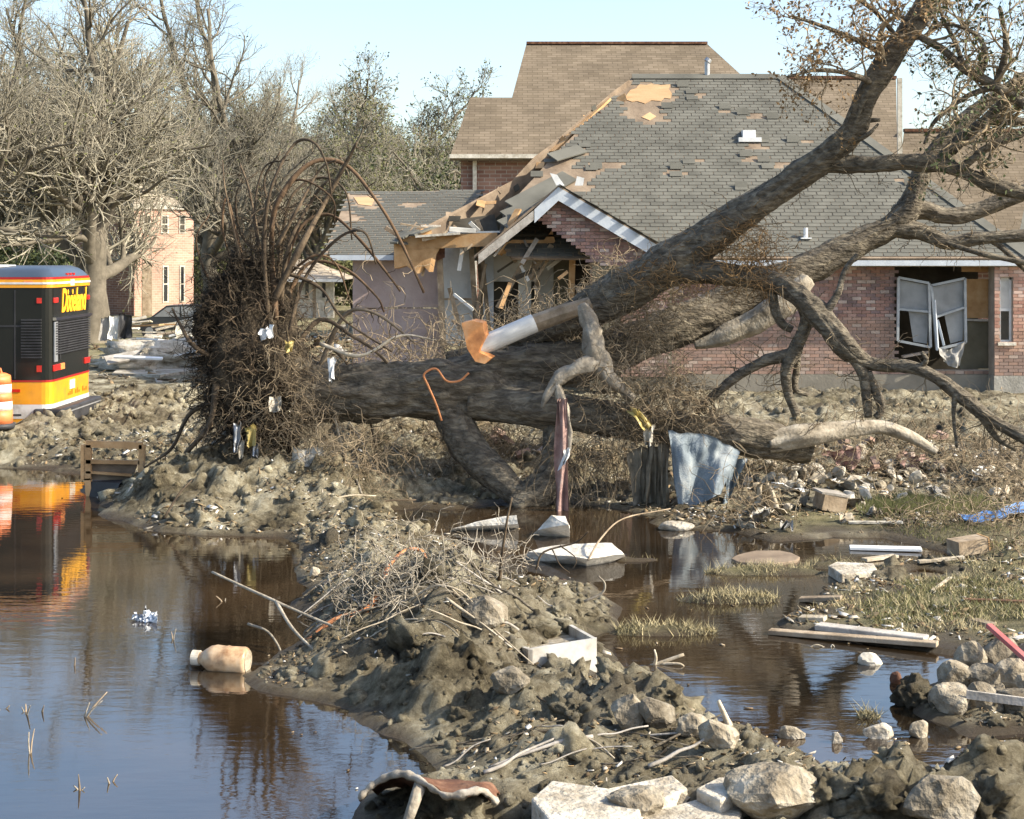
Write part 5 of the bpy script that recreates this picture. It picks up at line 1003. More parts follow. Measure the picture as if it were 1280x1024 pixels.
for x in (-1.2, 1.25):
    for y in (-.72, .72): wv_ = MB().tube(cp([(x, y - .1, .32), (x, y + .1, .32)]), .32, 18).build('wheel', M['rubber'], car); MB().tube(cp([(x, y - .11, .32), (x, y + .11, .32)]), .17, 12).build('rim', M['galv'], wv_)

# ------------------------------------------------------------- things lying about
def thing(o, label, c, group=None): return tag(o, label, c, group)
def rockthing(name, px, py, w_, h_, seed, mat, label, c, group=None, d=None, sub=3, cuts=9, dep=.8, sink=.3, amp=.10):
    """a lump whose foot is seen at the pixel, sized in photo pixels"""
    q = on(px, py); s = q.y / F; sx_, sz_ = w_ * s / 2, h_ * s / 2 / (1 - sink * .5)
    if mat == 'mud':
        V, Fc = crumb(4, seed); V = V * np.array([sx_, sx_ * dep, sz_]) + np.array([q.x, q.y + sx_ * dep * .6, q.z + sz_ * (.7 - sink)]); return thing(mk(name, V, Fc, M[mat], None, False, np.full(len(V), .35), attrs={'wet': np.clip((.07 - V[:, 2]) / .09, 0, 1)}), label, c, group)
    return thing(MB().rock((q.x, q.y + sx_ * dep * .6, q.z + sz_ * (1 - sink)), (sx_ * 1.12, sx_ * dep, sz_ * 1.1), seed, sub, cuts, amp, .5, rot=random.uniform(-.3, .3)).build(name, M[mat], None, False), label, c, group)
def slabthing(name, poly, th, mat, label, c, group=None, zt=0., rough=.012, seed=1):
    """flat broken slab: top outline in photo pixels at height zt"""
    pts = [G(x, y, zt) for x, y in poly]; b = MB().prism(pts, (0, 0, -th)); V = np.concatenate(b.V); o = b.build(name, M[mat], None)
    m1 = o.modifiers.new('b', 'BEVEL'); m1.width = min(.012, th * .2); m1.segments = 2; return thing(o, label, c, group)
def plank(name, a, c, wd, th, mat, label, cat_, group=None, up=(0, 0, 1)):
    o = MB().bar(a, c, wd, th, up).build(name, M[mat], None); m1 = o.modifiers.new('b', 'BEVEL'); m1.width = min(wd, th) * .12; m1.segments = 1; return thing(o, label, cat_, group)
def stick(name, pts, r0, r1, mat, label, c='stick', group=None, n=8, extra=(), sub=5, rough=.14):
    if extra:
        e = empty(name, pts[0], label, c, group); MB().tube(pts, list(np.linspace(r0, r1, len(pts))), n, .5, rough, 14, len(col.objects), True, sub).build('stem', M[mat], e, True)
        for q in extra: MB().tube(q, list(np.linspace(r1 * 1.3, r1 * .5, len(q))), 6, .5, rough, 14, 3, True, sub).build('side_shoot', M[mat], e, True)
        return e
    return thing(MB().tube(pts, list(np.linspace(r0, r1, len(pts))), n, .5, rough, 14, len(col.objects), True, sub).build(name, M[mat], None, True), label, c, group)
def onl(l, dz=0.): return [on(x, y) + Vector((0, 0, dz)) for x, y in l]
# white slabs in the channel
def wedge(name, base, top, mat, label, c):
    """hull between a waterline outline and a smaller top outline (photo pixels, height)"""
    bm = bmesh.new()
    for x, y in base: bm.verts.new(G(x, y, -.06))
    for x, y, z in top: bm.verts.new(G(x, y, z) if z < .5 else P(x, y, z))
    bmesh.ops.convex_hull(bm, input=bm.verts); geo = [v for v in bm.verts if not v.link_faces]
    for v in geo: bm.verts.remove(v)
    bmesh.ops.subdivide_edges(bm, edges=bm.edges, cuts=3, use_grid_fill=True); bmesh.ops.triangulate(bm, faces=bm.faces)
    V = np.array([v.co[:] for v in bm.verts]); Fc = [[v.index for v in f.verts] for f in bm.faces]; bm.verts.index_update(); bm.verts.ensure_lookup_table(); Fc = [[v.index for v in f.verts] for f in bm.faces]; V = np.array([v.co[:] for v in bm.verts]); bm.free()
    V = V + .012 * np.stack([noise(V * 7, 1), noise(V * 7, 2), noise(V * 7, 3)], 1)
    return thing(mk(name, V, Fc, M[mat], None, False, np.full(len(V), .5)), label, c)
wedge('concrete_slab', [(560, 668), (648, 664), (645, 655), (570, 662)], [(566, 660, .05), (600, 654, .10), (625, 646, .16), (646, 644, .2), (648, 655, .1)], 'whiteslab', 'long low white slab in the brown water by the leaning limb', 'slab')
wedge('concrete_chunk', [(661, 674), (713, 676), (712, 664), (668, 665)], [(690, 645, .25), (706, 645, .25), (711, 656, .2), (672, 662, .1)], 'whiteslab', 'white wedge of concrete standing in the brown water', 'rubble')
wedge('concrete_slab', [(647, 703), (732, 712), (782, 702), (780, 692), (730, 698)], [(660, 690, .10), (690, 682, .14), (735, 679, .16), (765, 679, .19), (780, 692, .12), (733, 698, .13)], 'whiteslab', 'largest white slab in the channel, tapering at one end', 'slab')
# enamel tub half buried in the berm
bt = empty('white_tub', on(680, 850), 'white open rectangular tub half buried in the mud berm', 'tub')
q = [P(722, 806, 12.0), P(746, 800, 12.25), P(712, 781, 13.5), P(612, 796, 13.1), P(652, 818, 12.1)]
def panel(nm, a, c, h0, h1, th, mt='metal_white', off=(0, 0, 0)):
    o = MB().prism([a, c, c - Vector((0, 0, h1)), a - Vector((0, 0, h0))], off).build(nm, M[mt], bt); return o
A_, B_, C_, D_ = P(660, 812, 11.9), P(746, 798, 12.1), P(712, 779, 13.1), P(612, 791, 12.9)
panel('side', A_, B_, .34, .36, 0, off=(.0, .035, 0)); panel('side', B_, C_, .36, .3, 0, off=(-.035, 0, 0)); panel('side', C_ + Vector((0, 0, .0)), D_, .16, .16, 0, off=(0, -.035, 0)); panel('side', D_, A_, .25, .3, 0, off=(.035, 0, 0))
MB().prism([A_ - Vector((0, 0, .06)), B_ - Vector((.05, -.03, .06)), C_ - Vector((.05, 0, .08)), D_ - Vector((-.05, 0, .06))], (0, 0, -.05)).build('silt_filling', M['chunk'], bt)
# the drifting jug
jq = G(284, 838); jd = jq.y; jug = empty('plastic_jug', (jq.x, jq.y, 0), 'tan stained plastic water jug floating on its side', 'jug')
ax = Vector((-1, .18, .02)).normalized(); c0 = Vector((jq.x + .16, jd, .07)); pr = [(0, .085), (.012, .10), (.03, .108), (.14, .105), (.16, .111), (.18, .105), (.25, .11), (.30, .10), (.345, .07), (.37, .05), (.43, .048), (.44, .04)]
MB().tube([c0 + ax * t for t, r_ in pr], [r_ for t, r_ in pr], 28, .5, caps=True).build('body', M['jug'], jug, True); MB().tube([c0 + ax * .39, c0 + ax * .45], .058, 20).build('cap', M['offwhite'], jug); MB().tube([c0 - ax * .004, c0 + ax * .004], .085, 24).build('bottom', M['bare_wood'], jug)
# clear plastic scrap
pq = G(184, 776); bag = empty('plastic_bag', (pq.x, pq.y, 0), 'crumpled clear plastic bag floating on the open pond', 'plastic bag')
for k, (dx, dy, w_, h_, sd) in enumerate([(.03, 0, .055, .10, 3), (-.06, .02, .07, .045, 9), (.05, -.03, .05, .07, 14), (-.01, .01, .06, .06, 21)]):
    c = Vector((pq.x + dx, pq.y + dy, .0)); cloth('fold' if k else 'bag_film', [c + Vector((-w_ * .5, .03, h_)), c + Vector((w_ * .6, .01, h_ * .8)), c + Vector((w_ * 1.1, -.03, -.01)), c + Vector((-w_ * 1.2, -.02, -.01))], M['plastic'], bag, fold=.05, seed=sd, nu=10, nv=9, edge=.03, th=.004, fr=5)
# dead weed stubs in the pond
def stub(px, py, tops, label):
    b = G(px, py); b.z = -.05; e = empty('weed_stub', b, label, 'weed', 'dead weed stubs in the pond')
    for k, (tx, ty) in enumerate(tops):
        t = P(tx, ty, b.y + random.uniform(-.1, .1)); m = b.lerp(t, .5) + Vector((random.uniform(-.01, .01), 0, .01)); MB().tube([b, m, t], [.008, .006, .003], 6, .5, .2, 20, k, True, 4).build('stem', M['bark_pale' if k else 'wood'], e, True)
stub(38, 942, [(43, 911), (36, 915)], 'forked dead weed stub standing in the pond, thickest stem'); stub(103, 896, [(134, 865), (128, 876), (112, 878)], 'leaning dead weed with crossed stems in the pond'); stub(100, 988, [(98, 968), (106, 984), (92, 982)], 'short dead weed tuft in the deep blue part of the pond')
stub(140, 978, [(147, 968), (134, 972)], 'short curled weed stub in the deep blue part of the pond'); stub(31, 892, [(32, 880), (27, 884), (38, 882)], 'small weed stub standing in the pond behind the thickest one'); stub(92, 832, [(94, 822)], 'single thin weed stem in the pond'); stub(2, 886, [(12, 882), (-8, 880)], 'broken weed lying flat on the pond'); stub(52, 888, [(55, 882)], 'tiny weed tip poking from the pond'); stub(280, 752, [(270, 745), (282, 748)], 'dark twig floating on the pond beyond the jug'); stub(216, 800, [(214, 790), (220, 786)], 'thin weed stem on the pond beside the plastic bag')
# wooden frame at the far end of the pond
wf = empty('chair_frame', G(112, 622), 'tan wooden chair frame standing in the pond by the mud heap', 'chair frame')
fq = G(110, 620).y; mt_ = 'wood_new'
for a, c, wd in (((110, 556), (110, 600), .09), ((104, 556), (104, 600), .05), ((108, 555), (178, 557), .09), ((108, 577), (175, 578), .05), ((110, 598), (112, 624), .08), ((178, 556), (176, 606), .08), ((108, 590), (165, 594), .03)): MB().bar(P(*a, fq), P(*c, fq), wd, .07, (0, 1, 0)).build('rail' if abs(a[1] - c[1]) < 6 else 'post', M['wood_new'], wf)
MB().prism([P(112, 580, fq + .05), P(172, 580, fq + .05), P(165, 600, fq + .05), P(114, 600, fq + .05)], (0, .02, 0)).build('back_panel', M['underlay'], wf)
MB().prism([P(114, 602, fq - .02), P(150, 604, fq - .3), P(140, 626, fq - .3), P(108, 626, fq - .02)], (0, .35, 0)).build('seat', M['rubber'], wf)
# broken stump branch standing on the trunk
sb = empty('broken_branch', P(735, 470, 20.1), 'pale barkless broken branch leaning over the fallen trunk', 'branch')
for nm, c in (('stem', [(728, 382, 20.3, 9), (736, 402, 20.2, 13), (745, 440, 20.1, 17), (760, 470, 20.05, 10), (790, 500, 20.1, 7)]), ('stub', [(755, 450, 20.1, 12), (728, 458, 19.95, 9), (700, 472, 19.9, 10), (684, 492, 19.9, 5), (678, 510, 19.9, 3)]), ('stub', [(695, 478, 19.9, 7), (705, 510, 19.85, 6), (711, 540, 19.85, 5), (712, 566, 19.85, 3)])):
    p_, r_ = chain(c); MB().tube(p_, [q * .85 for q in r_], 20, .5, .36, 18, 3, True, 5).build(nm, M['bark_pale'], sb, True)
# pipe on the trunk
o = thing(MB().tube([P(598, 434, 20.4), P(668, 404, 20.5)], .125, 20).build('drain_pipe', M['pipe'], None), 'pale grey drain pipe lying on the fallen trunk', 'pipe')
o = thing(MB().tube([P(664, 406, 20.52), P(700, 393, 20.55), P(738, 380, 20.6)], [.12, .11, .09], 16, .5, .06, 9, 2).build('wooden_post', M['wood'], None), 'broken brown wooden post stuck in the grey drain pipe', 'post')
o = thing(MB().prism([P(x, y, 20.2) for x, y in [(577, 404), (590, 401), (603, 404), (606, 420), (598, 440), (614, 448), (606, 455), (594, 452), (584, 436)]], (.05, .16, .02)).build('orange_board', M['orange'], None), 'bright orange broken board at the end of the drain pipe', 'board')
thing(MB().tube([P(x, y, 20.3) for x, y in [(552, 526), (545, 505), (535, 482), (530, 468), (545, 461), (558, 476), (574, 476), (586, 466)]], .014, 8, sub=6).build('orange_cable', M['wire'], None, True), 'bent orange cable draped over the trunk', 'cable')
# cloths
thing(cloth('denim_cloth', [P(836, 541, 19.9), P(926, 562, 19.9), P(902, 618, 19.6), P(848, 655, 19.6)], M['denim'], fold=.13, seed=3, sag=-.08, nu=26, nv=24), 'faded blue denim cloth hanging from the fallen log', 'cloth')
thing(cloth('denim_scrap', [P(905, 575, 19.95), P(935, 572, 20), P(926, 598, 19.9), P(902, 645, 19.8)], M['denim'], fold=.1, seed=8), 'crumpled dark blue cloth end beside the denim sheet', 'cloth')
for k, (q, lb) in enumerate([([(786, 566), (812, 556), (812, 650), (792, 648)], 'stiff brown cloth hanging near the denim, widest of three strips'), ([(808, 552), (826, 556), (822, 654), (806, 654)], 'narrow dark brown cloth strip hanging between two others'), ([(824, 552), (836, 560), (838, 650), (822, 654)], 'narrow brown cloth strip touching the denim')]):
    thing(cloth('brown_cloth', [P(x, y, 19.95 - .08 * k) for x, y in q], M['cloth_brown'], fold=.08, seed=20 + k, edge=.04), lb, 'cloth', 'muddy cloths on the log')
thing(cloth('red_cloth', [P(697, 500, 19.75), P(708, 498, 19.75), P(712, 648, 19.8), P(692, 644, 19.8)], M['cloth_pink'], fold=.06, seed=31, nu=12, nv=30), 'long faded red cloth strip trailing into the water', 'cloth')
thing(cloth('white_rag', [P(706, 562, 19.7), P(714, 562, 19.7), P(706, 580, 19.7), P(698, 588, 19.7)], M['white'], fold=.05, seed=33), 'small white rag beside the red cloth strip', 'cloth')
thing(cloth('yellow_bottle', [P(786, 512, 19.8), P(800, 512, 19.8), P(816, 534, 19.8), P(806, 536, 19.8)], M['yellow'], fold=.05, th=.06, seed=35), 'squashed yellow plastic bottle on the log', 'bottle')
thing(cloth('pale_rag', [P(806, 534, 19.85), P(818, 534, 19.85), P(816, 556, 19.85), P(808, 556, 19.85)], M['offwhite'], fold=.05, seed=36), 'pale rag below the yellow bottle', 'cloth')
thing(cloth('blue_tarpaulin', onl([(1196, 650), (1300, 634), (1310, 648), (1205, 655)], .05), M['tarp'], fold=.05, seed=41, nu=24, nv=10), 'crumpled blue tarpaulin on the marsh grass', 'tarpaulin')
for k, (x, y, w_, h_, mt, lb) in enumerate([(296, 548, 9, 34, 'galv', 'grey plastic scrap hanging in the root ball'), (314, 545, 14, 24, 'yellow', 'dull yellow scrap caught low in the root ball'), (302, 562, 10, 20, 'offwhite', 'white scrap at the foot of the root ball'), (345, 505, 14, 16, 'offwhite', 'pale torn scrap in the middle of the root ball'), (333, 416, 18, 12, 'white', 'white plastic scrap high on the root ball'), (362, 434, 12, 10, 'yellow', 'bright yellow scrap between roots and trunk'), (440, 590, 18, 26, 'offwhite', 'upright pale plaster scrap on the mud heap'), (384, 572, 40, 22, 'offwhite', 'crumpled cream sheet behind the mud heap'), (320, 564, 8, 14, 'galv', 'bluish scrap at the root ball foot'), (415, 462, 8, 26, 'white', 'white stick-like plastic strip beside the trunk')]):
    d_ = 20.15
    thing(cloth('scrap', [P(x - w_ / 2, y - h_ / 2, d_), P(x + w_ / 2, y - h_ / 2 - 2, d_), P(x + w_ / 2 - 2, y + h_ / 2, d_ - .05), P(x - w_ / 2 + 1, y + h_ / 2 + 2, d_ - .05)], M[mt], fold=.06, seed=50 + k, nu=8, nv=8), lb, 'scrap')
# rolled metal sheet, near bank
sq = P(530, 1000, 9.2)
nu, nv = 26, 14; V = []
ed = [(449, 1000), (462, 985), (480, 974), (502, 967), (520, 972), (540, 984), (560, 994), (585, 990), (605, 988), (620, 1002)]
E0 = catmull([P(x, y, 8.6 + .1 * math.sin(x * .03)) for x, y in ed], 4); E1 = np.array([(p[0] * .97 + .02, 9.2 + .1 * math.sin(k * .3), .05 + .25 * max(0, p[2] - .2)) for k, p in enumerate(E0)])
NV = 12; W_ = len(E0); Vv = np.array([E0 * (1 - t) + E1 * t + np.array([0, 0, .05 * math.sin(t * 3.14)]) for t in np.linspace(0, 1, NV)]); Vv = Vv + .012 * fbm(Vv * 9, 3, 2)[..., None]
i = np.arange(NV - 1)[:, None] * W_ + np.arange(W_ - 1)[None]; Qd = np.stack([i, i + 1, i + W_ + 1, i + W_], -1).reshape(-1, 4)
ms = empty('metal_sheet', on(520, 1010), 'bent rusty sheet of metal with a mud-caked rim on the near bank', 'metal sheet')
o = mk('sheet', Vv.reshape(-1, 3), Qd, M['rust'], ms, True); m1 = o.modifiers.new('s', 'SOLIDIFY'); m1.thickness = .012
MB().tube(E0, np.full(len(E0), .013) + .012 * np.abs(np.sin(np.arange(len(E0)))), 8, .5, .4, 20, 2).build('rim', M['dirtymetal'], ms, True)
MB().tube([P(526, 980, 8.62), P(508, 1032, 8.45)], [.035, .03], 8, .5, .15, 10, 1).build('prop_stick', M['bark_pale'], ms, True)
# near-bank slabs and boulders
slabthing('concrete_slab', [(664, 998), (690, 975), (760, 985), (840, 968), (860, 985), (800, 1012), (760, 1040), (700, 1040)], .16, 'pale', 'flat broken concrete slab under the long pale branch', 'slab', zt=.24)
slabthing('concrete_slab', [(870, 985), (930, 955), (1003, 946), (1006, 966), (950, 985), (900, 1000)], .14, 'pale', 'tan broken slab on the berm behind the square boulder', 'slab', zt=.26)
slabthing('concrete_slab', [(800, 1018), (880, 996), (930, 1002), (920, 1040), (820, 1050)], .14, 'pale', 'pale slab at the foot of the square boulder', 'slab', zt=.19)
BG = 'rocks on the near bank'
for k, (x, y, w_, h_, mt, lb) in enumerate([(975, 1030, 120, 72, 'chunk', 'large square grey boulder on the near bank'), (800, 1030, 70, 46, 'chunk', 'rounded grey rock in front of the flat slab'), (845, 1012, 34, 22, 'chunk', 'small smooth stone beside the rounded grey rock'), (785, 915, 44, 44, 'chunk', 'taller tan boulder of the pair on the berm crest'), (822, 918, 50, 40, 'chunk', 'broader tan boulder of the pair on the berm crest'), (900, 940, 46, 34, 'chunk', 'pale boulder near the berm tip'), (868, 925, 40, 30, 'chunk', 'pale lump of clay between the boulders'), (835, 880, 34, 26, 'mud', 'brown clod on the berm crest above the boulder pair'),
                                            (1100, 1030, 80, 50, 'mud', 'large brown clod between the square boulder and a pale rock'), (1180, 1034, 90, 54, 'chunk', 'pale rock in the near bank mud'), (1040, 1010, 60, 40, 'mud', 'brown clod touching the square boulder'), (1245, 1034, 80, 60, 'mud', 'dark clod on the near bank beyond the pale rock'), (605, 790, 56, 40, 'chunk', 'tan sandstone lump behind the white tub'), (720, 905, 50, 34, 'mud', 'brown clod on the berm below the white tub'), (640, 870, 46, 30, 'chunk', 'tan lump on the dark berm face')]):
    rockthing('boulder' if mt == 'chunk' else 'mud_lump', x, y, w_, h_, 200 + k, mt, lb, 'rock', None, amp=.16)
for k, (x, y, w_, h_, mt, lb) in enumerate([(990, 926, 34, 14, 'chunk', 'two-humped grey stone awash off the berm tip'), (1046, 930, 16, 13, 'pale', 'small white pointed stone in the water'), (1098, 926, 36, 18, 'pale', 'white topped stone awash beside the small pointed one'), (1150, 924, 34, 20, 'chunk', 'brown topped stone awash before the rock pile'), (1145, 882, 46, 36, 'mud', 'dark clod in the water by the rock pile'), (1122, 856, 16, 14, 'rust', 'reddish brick lump in the water'), (1090, 832, 30, 14, 'offwhite', 'white and dark scrap lump in the brown water'), (393, 722, 12, 14, 'bare_wood', 'small orange-tan lump at the pond edge'), (845, 664, 40, 10, 'pale', 'pale floating lump below the hanging cloths')]):
    rockthing('stone', x, y, w_, h_, 300 + k, mt, lb, 'stone', None, sink=.5)
# rock pile at the right edge
PG = 'rocks of the pile beside the channel'
for k, (x, y, w_, h_) in enumerate([(1190, 895, 56, 44), (1228, 898, 50, 40), (1268, 900, 60, 44), (1195, 862, 44, 40), (1230, 866, 44, 38), (1262, 864, 44, 40), (1212, 838, 44, 34), (1248, 834, 50, 34), (1284, 838, 44, 36), (1284, 872, 40, 36), (1180, 876, 26, 26), (1210, 898, 26, 22), (1248, 878, 28, 24)]):
    s = 11.2 / F; q = P(x, y - h_ * .45, 11.0 + (895 - y) * .009); thing(MB().rock(q, (w_ * s * .58, w_ * s * .5, h_ * s * .58), 400 + k, 3, 8, .14, .5).build('rock', M['chunk'], None), 'grey broken rock in the pile beside the brown channel', 'rock', PG)
plank('board', P(1208, 868, 10.85), P(1300, 880, 10.75), .02, .06, 'wood_grey', 'grey board lying across the rock pile', 'board')
plank('red_stick', P(1236, 782, 11.6), P(1292, 832, 11.0), .05, .035, 'red', 'red and white painted stick leaning on the rock pile', 'stick')
# planks and boards on the marsh
for a, c, wd, th, mt, lb in (((1022, 790), (1158, 803), .14, .05, 'wood_grey', 'long grey weathered plank in the channel, upper one'), ((962, 793), (1172, 812), .10, .04, 'wood', 'long dark plank floating under the grey one'), ((1062, 687), (1152, 690), .16, .03, 'white', 'clean white board on the marsh'), ((1000, 752), (1052, 752), .10, .04, 'wood', 'rusty brown plank end at the marsh edge'), ((1000, 776), (1032, 778), .12, .04, 'bare_wood', 'short tan board behind the long planks'),
                             ((1080, 703), (1120, 698), .1, .03, 'bare_wood', 'thin tan lath leaning on the small slab'), ((1148, 707), (1205, 700), .07, .03, 'bare_wood', 'long thin lath beside the wooden box'), ((1046, 722), (1078, 724), .09, .03, 'bare_wood', 'short lath before the small slab'), ((1060, 656), (1128, 656), .07, .03, 'offwhite', 'thin pale strip beyond the white board'), ((1205, 753), (1290, 758), .06, .03, 'rust', 'long reddish pipe lying in the marsh grass'), ((1215, 780), (1240, 786), .1, .03, 'wood', 'short board near the red stick'), ((1165, 742), (1188, 726), .03, .02, 'bare_wood', 'white peeled stick on the marsh')):
    A, C = on(*a), on(*c); A.z = max(A.z, 0) + .02; C.z = max(C.z, 0) + .025; plank('plank', A, C, wd, th, mt, lb, 'plank')
slabthing('concrete_slab', [(1035, 707), (1045, 702), (1092, 704), (1098, 714), (1052, 718)], .1, 'pale', 'small pale broken slab on the marsh edge', 'slab', zt=.1)
slabthing('floor_mat', [(914, 698), (920, 694), (930, 691), (945, 688), (975, 688), (990, 691), (1000, 696), (996, 700), (985, 702), (960, 705), (935, 703), (922, 702)], .05, 'underlay', 'tan mat floating in the brown water', 'mat', zt=.03)
wb = on(1215, 697); wbx = empty('wooden_box', wb, 'dark wooden box lying in the marsh rubble', 'box')
MB().bar(wb + Vector((-.2, 0, .09)), wb + Vector((.14, .1, .12)), .24, .15).build('body', M['wood'], wbx); MB().bar(wb + Vector((.142, .1, .12)), wb + Vector((.16, .104, .122)), .25, .16).build('end_board', M['wood_new'], wbx)
bq = on(1040, 640); bbx = empty('broken_crate', bq, 'dark tilted crate in the rubble below the far limbs', 'crate')
MB().bar(bq + Vector((-.16, 0, .14)), bq + Vector((.14, .1, .08)), .24, .2, (.3, 0, 1)).build('body', M['wood'], bbx); MB().bar(bq + Vector((-.18, 0, .25)), bq + Vector((.16, .1, .19)), .27, .025, (.3, 0, 1)).build('lid', M['wood_grey'], bbx)
# long branches on the berm
def up(l, hs): return [on(x, y) + Vector((0, 0, h_)) for (x, y), h_ in zip(l, hs)]
stick('branch', [P(x, y, d_) for x, y, d_ in [(600, 1010, 9.3), (640, 988, 9.45), (690, 968, 9.6), (750, 960, 9.7), (800, 952, 9.75), (832, 940, 9.8), (842, 930, 9.85)]], .045, .03, 'bark_pale', 'long smooth pale branch lying on the near bank slabs', 'branch', n=12)
stick('branch', [P(x, y, 12.35) for x, y in [(738, 852), (790, 842), (822, 830), (855, 818)]], .028, .012, 'bare_wood', 'white peeled branch in the water beside the tub', 'branch', n=10, extra=[[P(818, 832, 12.35), P(820, 822, 12.3), P(818, 812, 12.3)], [P(825, 830, 12.35), P(850, 830, 12.3), P(858, 838, 12.3)]])
stick('branch', [P(x, y, d_) for x, y, d_ in [(265, 715, 13.4), (310, 736, 13.2), (345, 752, 13), (390, 772, 12.8), (445, 795, 12.6)]], .010, .014, 'bark_pale', 'long thin forked branch reaching out over the pond', 'branch', extra=[[P(345, 752, 13), P(365, 785, 12.7), P(395, 815, 12.4), P(425, 838, 12.2)]])
stick('branch', [P(x, y, d_) for x, y, d_ in [(362, 878, 11.7), (400, 862, 11.6), (440, 860, 11.5), (465, 866, 11.4), (472, 882, 11.3), (448, 902, 11.2)]], .02, .035, 'bark_pale', 'curved grey branch dipping into the blue pond edge', 'branch', extra=[[P(414, 862, 11.6), P(424, 880, 11.5), P(420, 900, 11.4)]])
stick('branch', [P(x, y, d_) for x, y, d_ in [(310, 780, 13), (335, 790, 12.9), (350, 812, 12.8), (350, 825, 12.8)]], .012, .008, 'bark_pale', 'small arched twig in the water above the jug', 'branch')
stick('orange_root', [P(x, y, d_) for x, y, d_ in [(385, 802, 12.9), (420, 775, 13.0), (455, 765, 13.1), (472, 745, 13.3), (480, 725, 13.5), (488, 705, 13.8), (508, 688, 14), (528, 690, 14), (534, 712, 13.9)]], .03, .016, 'wire', 'orange-brown root looping over the berm litter', 'root')
stick('branch', [P(x, y, d_) for x, y, d_ in [(624, 725, 13.6), (628, 690, 13.5), (634, 650, 13.4), (640, 622, 13.4)]], .016, .008, 'root', 'dark upright stick on the berm against the slab', 'branch')
stick('branch', [P(x, y, d_) for x, y, d_ in [(670, 712, 14.4), (680, 690, 14.4), (720, 678, 14.4), (735, 665, 14.3)]], .012, .006, 'root', 'dark arching twig in front of the largest slab', 'branch', extra=[[P(690, 686, 14.4), P(700, 706, 14.4), P(712, 716, 14.4)], [P(700, 682, 14.4), P(720, 698, 14.4), P(716, 712, 14.4)]])
stick('branch', [P(x, y, d_) for x, y, d_ in [(730, 752, 13.6), (752, 742, 13.6), (756, 730, 13.6), (748, 720, 13.6)]], .012, .006, 'bark_pale', 'curled twig at the berm edge by the channel', 'branch')
stick('branch', [P(x, y, d_) for x, y, d_ in [(735, 700, 16), (752, 672, 16.3), (780, 648, 16.8), (838, 636, 17.5)]], .011, .006, 'wood', 'long bowed twig arching out of the channel', 'branch')
stick('branch', [P(x, y, 9.7) for x, y in [(912, 908), (905, 892), (898, 876)]], .02, .012, 'bare_wood', 'short pale stake sticking up from the berm tip', 'stick')
stick('branch', [P(x, y, d_) for x, y, d_ in [(1055, 612, 21.6), (1090, 626, 20.8), (1130, 640, 20.4)]], .03, .02, 'wood_grey', 'grey stick lying below the dark crate', 'branch')
stick('branch', [P(x, y, d_) for x, y, d_ in [(1190, 628, 20.9), (1225, 618, 21.0), (1262, 604, 21.2)]], .05, .03, 'root', 'dark bent branch on the green grass', 'branch')
stick('branch', [P(x, y, d_) for x, y, d_ in [(1005, 815, 12.9), (1020, 806, 12.9), (1036, 812, 12.9)]], .008, .005, 'bare_wood', 'thin arched twig in the channel by the planks', 'branch', extra=[[P(1036, 818, 12.9), P(1040, 806, 12.9), P(1045, 812, 12.9)]])
SG = 'bare sticks strewn over the berm'; g = np.random.default_rng(91)
for k in range(58):
    x, y = g.uniform(390, 700), g.uniform(712, 800)
    if k > 40: x, y = g.uniform(560, 900), g.uniform(900, 960)
    q = on(x, y); a_ = g.uniform(-.7, .7) + (math.pi if g.random() < .5 else 0); L = g.uniform(.2, .75); v_ = Vector((math.cos(a_), math.sin(a_), 0)); pp = []
    e0, e1 = q - v_ * L / 2, q + v_ * L / 2; e0.z = max(gz(e0.x, e0.y), 0) + .015; e1.z = max(gz(e1.x, e1.y), 0) + .02 + .08 * g.random() ** 2; mid = max(gz(q.x, q.y), 0) + .01
    for t in np.linspace(0, 1, 5): p = e0.lerp(e1, t) + Vector((g.normal() * .006, g.normal() * .006, g.normal() * .006 + max(0, mid - (e0.z + e1.z) / 2) * 4 * t * (1 - t))); pp.append(p)
    r_ = g.uniform(.005, .013); gm = g.random() < .7; stick('stick', pp, r_, r_ * .6, ('wood_grey' if k % 2 else 'bark') if gm else 'bare_wood', ('grey' if gm else 'peeled tan') + ' stick lying on the mud berm ' + ('below the boulders' if k > 40 else 'among the grey litter'), 'stick', SG, 6, sub=3)
SG2 = 'sticks poking from the mud heap'
for k, (a, c) in enumerate([((455, 600), (380, 560)), ((430, 640), (520, 625)), ((470, 590), (432, 520)), ((520, 600), (490, 560)), ((205, 650), (240, 600)), ((400, 630), (470, 620)), ((180, 662), (270, 655)), ((545, 600), (500, 640)), ((438, 470), (442, 545)), ((452, 620), (430, 570))]):
    A = on(*a); C = P(*c, A.y + .4); m = A.lerp(C, .5) + Vector((0, 0, .05)); stick('stick', [A, m, C], .016, .008, ['bark_pale', 'root', 'bare_wood'][k % 3], 'thin ' + ['grey', 'dark', 'tan'][k % 3] + ' stick poking from the grey mud heap by the roots', 'stick', SG2, 6, sub=4)
